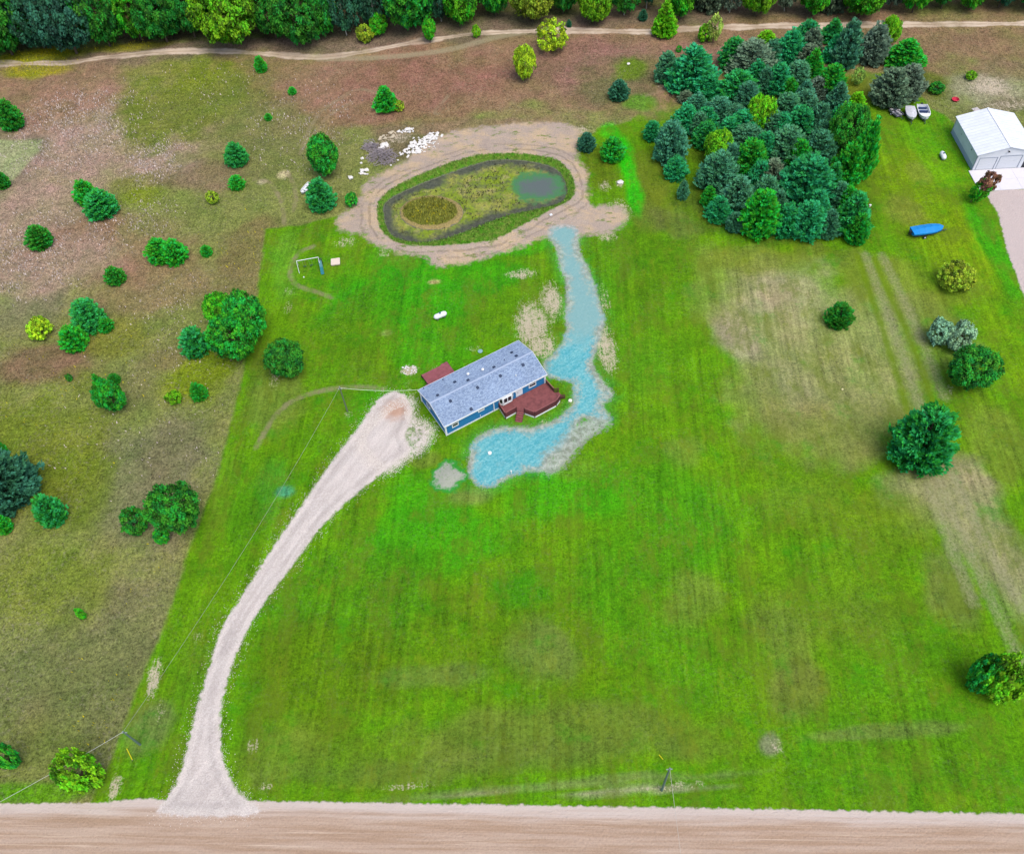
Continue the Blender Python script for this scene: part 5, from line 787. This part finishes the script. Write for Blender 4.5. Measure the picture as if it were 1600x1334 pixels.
# junk trailer
g = G(1399, 180); t = thing('utility_trailer', 'low trailer heaped with grey and white scrap, leftmost beside the grey pines', 'trailer', (g[0], g[1], 0), math.radians(-70)); trailer(t, 3.4, 1.7, .45)
m = MB(); m.box(-1.4, 1.2, -.8, .8, .5, .58); [m.box(*q_) for q_ in ((-1.4, 1.2, -.84, -.8, .5, .85), (-1.4, 1.2, .8, .84, .5, .85))]; m.build('bed', M((120, 120, 130), .6), t)
for k in range(9): m = MB(); x_, y_ = rnd.uniform(-1.2, .9), rnd.uniform(-.6, .6); m.bar((x_-.4, y_, .62+k*.04), (x_+rnd.uniform(.1, .5), y_+rnd.uniform(-.4, .4), .7+k*.05), rnd.uniform(.2, .5), .1); m.build('scrap_board', M(rnd.choice([(226, 224, 230), (150, 150, 168), (190, 186, 190), (90, 94, 110)]), .7, .15), t)
# red dish and board behind the garage
g = G(1492, 158); t = thing('fire_ring', 'red round metal bowl on the grass behind the garage', 'fire bowl', (g[0], g[1], 0)); m = MB(); m.tube([(0, 0, .05), (0, 0, .1), (0, 0, .45)], [.25, .5, .72], 16, cap=False); m.tube([(0, 0, .12), (0, 0, .14)], .45, 16); m.build('bowl', M((206, 40, 70), .5, .08), t); m = MB(); m.tube([(.72*math.cos(k*.3927), .72*math.sin(k*.3927), .45) for k in range(17)] if False else [(.72*math.cos(k*.3927), .72*math.sin(k*.3927), .45) for k in range(17)], .05, 6); m.build('rim', M((222, 60, 84), .5), t)
g = G(1526, 173); t = thing('wooden_panel', 'pale grey board lying on the grass behind the garage', 'board', (g[0], g[1], 0), .25)
for k in range(4): m = MB(); m.box(-.7, .7, -.8+k*.41, -.8+k*.41+.38, .04, .12); m.build('plank', M((200, 192, 190), .8, .12), t)
m = MB(); m.box(-.6, -.5, -.8, .8, 0, .04); m.box(.5, .6, -.8, .8, 0, .04); m.build('batten', M((150, 140, 130), .8), t)
g = G(861, 338); t = thing('water_pump', 'small white pump box with dark pipe on the sand by the pond', 'pump', (g[0], g[1], 0), .4); m = MB(); m.box(-.25, .25, -.2, .2, 0, .45); m.build('pump_box', Wt, t); m = MB(); m.tube([(.2, 0, .1), (.9, -.5, .08), (1.2, -1.2, .06)], .07, 8); m.build('pipe', M((70, 60, 60), .6), t)
g = G(982, 100); t = thing('boulder', 'lone pale boulder in lush grass between slope and grove', 'rock', (g[0], g[1], 0))
def rock_me(seed, mat):
    r = random.Random(seed); import bmesh; bm = bmesh.new(); bmesh.ops.create_icosphere(bm, subdivisions=1, radius=1)
    for v in bm.verts: v.co *= r.uniform(.72, 1.12); v.co.z *= .7
    me = bpy.data.meshes.new('rock'); bm.to_mesh(me); bm.free(); me.materials.append(mat); return me
WR = M((232, 228, 222), .9, .14, 2.5, key='rubble'); PRK = M((200, 186, 160), .9, .14, 2.5); RK = [rock_me(200+i, WR) for i in range(6)]; RK2 = [rock_me(300+i, PRK) for i in range(3)]
link('rock_body', RK[0], t).scale = (.55, .5, .5)
def rocks(lst, group, label, protos=RK, name='rubble_piece'):
    for (cx_, cy_, rx, ry, n, sz) in lst:
        for k in range(n):
            a = rnd.uniform(0, 6.28); r_ = math.sqrt(rnd.random()); px = cx_+rx*r_*math.cos(a); py = cy_+ry*r_*math.sin(a); g = G(px, py); s = sz*rnd.uniform(.55, 1.35)
            o = link(name, rnd.choice(protos)); o.location = (g[0], g[1], float(relief(np.array([g[0]]), np.array([g[1]]))[0])+s*.25+(1-r_)*.25); o.scale = (s*rnd.uniform(.8, 1.4), s*rnd.uniform(.6, 1.1), s*rnd.uniform(.5, .9)); o.rotation_euler = (rnd.uniform(-.3, .3), rnd.uniform(-.3, .3), rnd.uniform(0, 6.28)); tag(o, label, 'rubble', group)
rocks([(680, 212, 12, 5, 40, .27), (669, 219, 13, 6, 48, .31), (655, 227, 14, 7, 50, .34), (645, 234, 15, 6, 44, .32), (633, 241, 9, 6, 24, .27), (654, 238, 5, 3, 10, .45), (660, 226, 26, 12, 40, .2)], 'white rubble heaped along the sand edge', 'white rubble piece in the long heap above the pond')
rocks([(640, 204, 10, 4, 30, .3), (627, 206, 6, 2, 10, .25)], 'white rubble in the small upper heap', 'white rubble piece in the small heap under the brown slope')
rocks([(602, 228, 6, 3, 8, .45), (596, 233, 5, 2, 7, .4), (581, 227, 3, 3, 5, .3)], 'white rubble beside the brush pile', 'white rubble piece at the upper edge of the brush pile')
rocks([(569, 270, 8, 5, 14, .38)], 'grey-white stones below the brush pile', 'grey-white stone in the small heap below the brush pile')
rocks([(612, 212, 8, 5, 12, .4), (598, 216, 7, 5, 9, .35)], 'sandy stones left of the small upper heap', 'sandy coloured stone left of the small white heap', RK2)
rocks([(640, 578, 13, 7, 46, .15)], 'small white stones behind the rear deck', 'small white stone in the patch left of the rear deck', RK)
for (px, s, lab) in [((566, 248.5), .5, 'round white boulder left of the brush pile, upper of two'), ((564.5, 255.5), .35, 'small white boulder left of the brush pile, lower of two'), ((548.5, 279), .75, 'big white boulder left of the grey-white stone heap'), ((622, 251), .3, 'small white boulder right of the brush pile'), ((611, 259), .32, 'small pale boulder at the lower right of the brush pile'), ((969, 287), .8, 'broad pale boulder in the grass right of the pond'), ((587, 161), .7, 'white boulder at the left foot of the pine above the rubble')]:
    g = G(*px); o = link('boulder', rnd.choice(RK)); o.location = (g[0], g[1], s*.3); o.scale = (s, s*.85, s*.8); tag(o, lab, 'rock')
# brush pile: past counting
m = MB()
for k in range(330):
    a = rnd.uniform(0, 6.28); r_ = rnd.random()**.7; cx_, cy_ = 598+22*r_*math.cos(a), 246+13*r_*math.sin(a)
    if k % 4 == 0: cx_, cy_ = 580+rnd.uniform(-9, 9), 231+rnd.uniform(-5, 5)
    g = G(cx_, cy_); zc = .15+1.5*(1-r_)*rnd.random(); th = rnd.gauss(-.5, .9); L = rnd.uniform(.8, 2.6); dz = rnd.uniform(-.25, .35); m.tube([(g[0]-math.cos(th)*L/2, g[1]-math.sin(th)*L/2, max(.05, zc-dz)), (g[0]+rnd.uniform(-.1, .1), g[1]+rnd.uniform(-.1, .1), zc+.08), (g[0]+math.cos(th)*L/2, g[1]+math.sin(th)*L/2, max(.05, zc+dz))], [.06, .045, .02], 4)
tag(m.build('brush_pile', M((158, 148, 150), .9, .4, 1.2)), 'heap of grey dead branches by the white rubble', 'brush pile', kind='stuff')
# poles and wires
def pole(base, top, label, col=(96, 120, 108), rr=.16):
    g = np.array(G(*base)); h = min(np.arange(3, 16, .05), key=lambda z: np.linalg.norm(P((g[0], g[1], z))-np.array(top))); t = thing('utility_pole', label, 'utility pole', (g[0], g[1], 0)); m = MB(); m.tube([(0, 0, -.3), (0, 0, h*.5), (0, 0, h)], [rr, rr*.8, rr*.62], 10); m.build('pole', M(col, .9, .2, 5), t)
    m = MB(); m.bar((-.35, 0, h-.35), (.35, 0, h-.35), .1, .1); m.tube([(0, 0, h), (0, 0, h+.22)], [.08, .05], 8); m.build('insulator_bracket', M((150, 160, 160), .5), t); return Vector((g[0], g[1], h))
W1 = pole((543, 643), (531, 605), 'slim utility pole by the end of the driveway, left of the house', (104, 118, 92), .14)
W2 = pole((219, 1163), (193, 1142), 'utility pole left of the driveway near the road'); W3 = pole((1034, 1234), (1049, 1201), 'green-grey utility pole in the lawn near the road, lower right')
def wire(a, b, sag, label, col, r=.022):
    a = Vector(a); b = Vector(b); pts = [(a.lerp(b, k/16))-Vector((0, 0, sag*4*(k/16)*(1-k/16))) for k in range(17)]; m = MB(); m.tube(pts, r, 5); tag(m.build('power_line', M(col, .6, .05, key=('w',)+tuple(col))), label, 'wire')
u = house.matrix_basis @ Vector((.3, HW-.2, EZ+.25)); wire(W1+Vector((0, 0, -.1)), u, .5, 'service wire from the slim pole to the house eave', (214, 226, 196), .03)
wire(W2, W1, 1.5, 'wire running up the lot from the roadside pole to the slim pole', (150, 155, 135)); e = G(-150, 1330, 8); wire(W2, (e[0], e[1], 8), .6, 'wire from the left roadside pole out over the field corner', (198, 200, 190), .025)
e = G(1085, 1480, 8.5); wire(W3, (e[0], e[1], 8.5), .5, 'wire from the lower right pole across the road', (190, 186, 176), .02)
for a, b, lab in (((207, 1187), (198, 1169), 'yellow guy guard beside the left roadside pole'), ((1036, 1186), (1030, 1179), 'short yellow guy guard beside the lower right pole')):
    g = G(*a); t = thing('guy_guard', lab, 'guy guard', (g[0], g[1], 0)); g2 = np.array(G(*b, 1.6))-np.array(g); m = MB(); m.tube([(0, 0, 0), (g2[0], g2[1], 1.6)], .06, 8); m.build('guard_sleeve', M((214, 206, 20), .5), t); m = MB(); m.tube([(0, 0, -.1), (0, 0, .12)], .05, 8); m.build('anchor', M((110, 110, 110), .5), t)
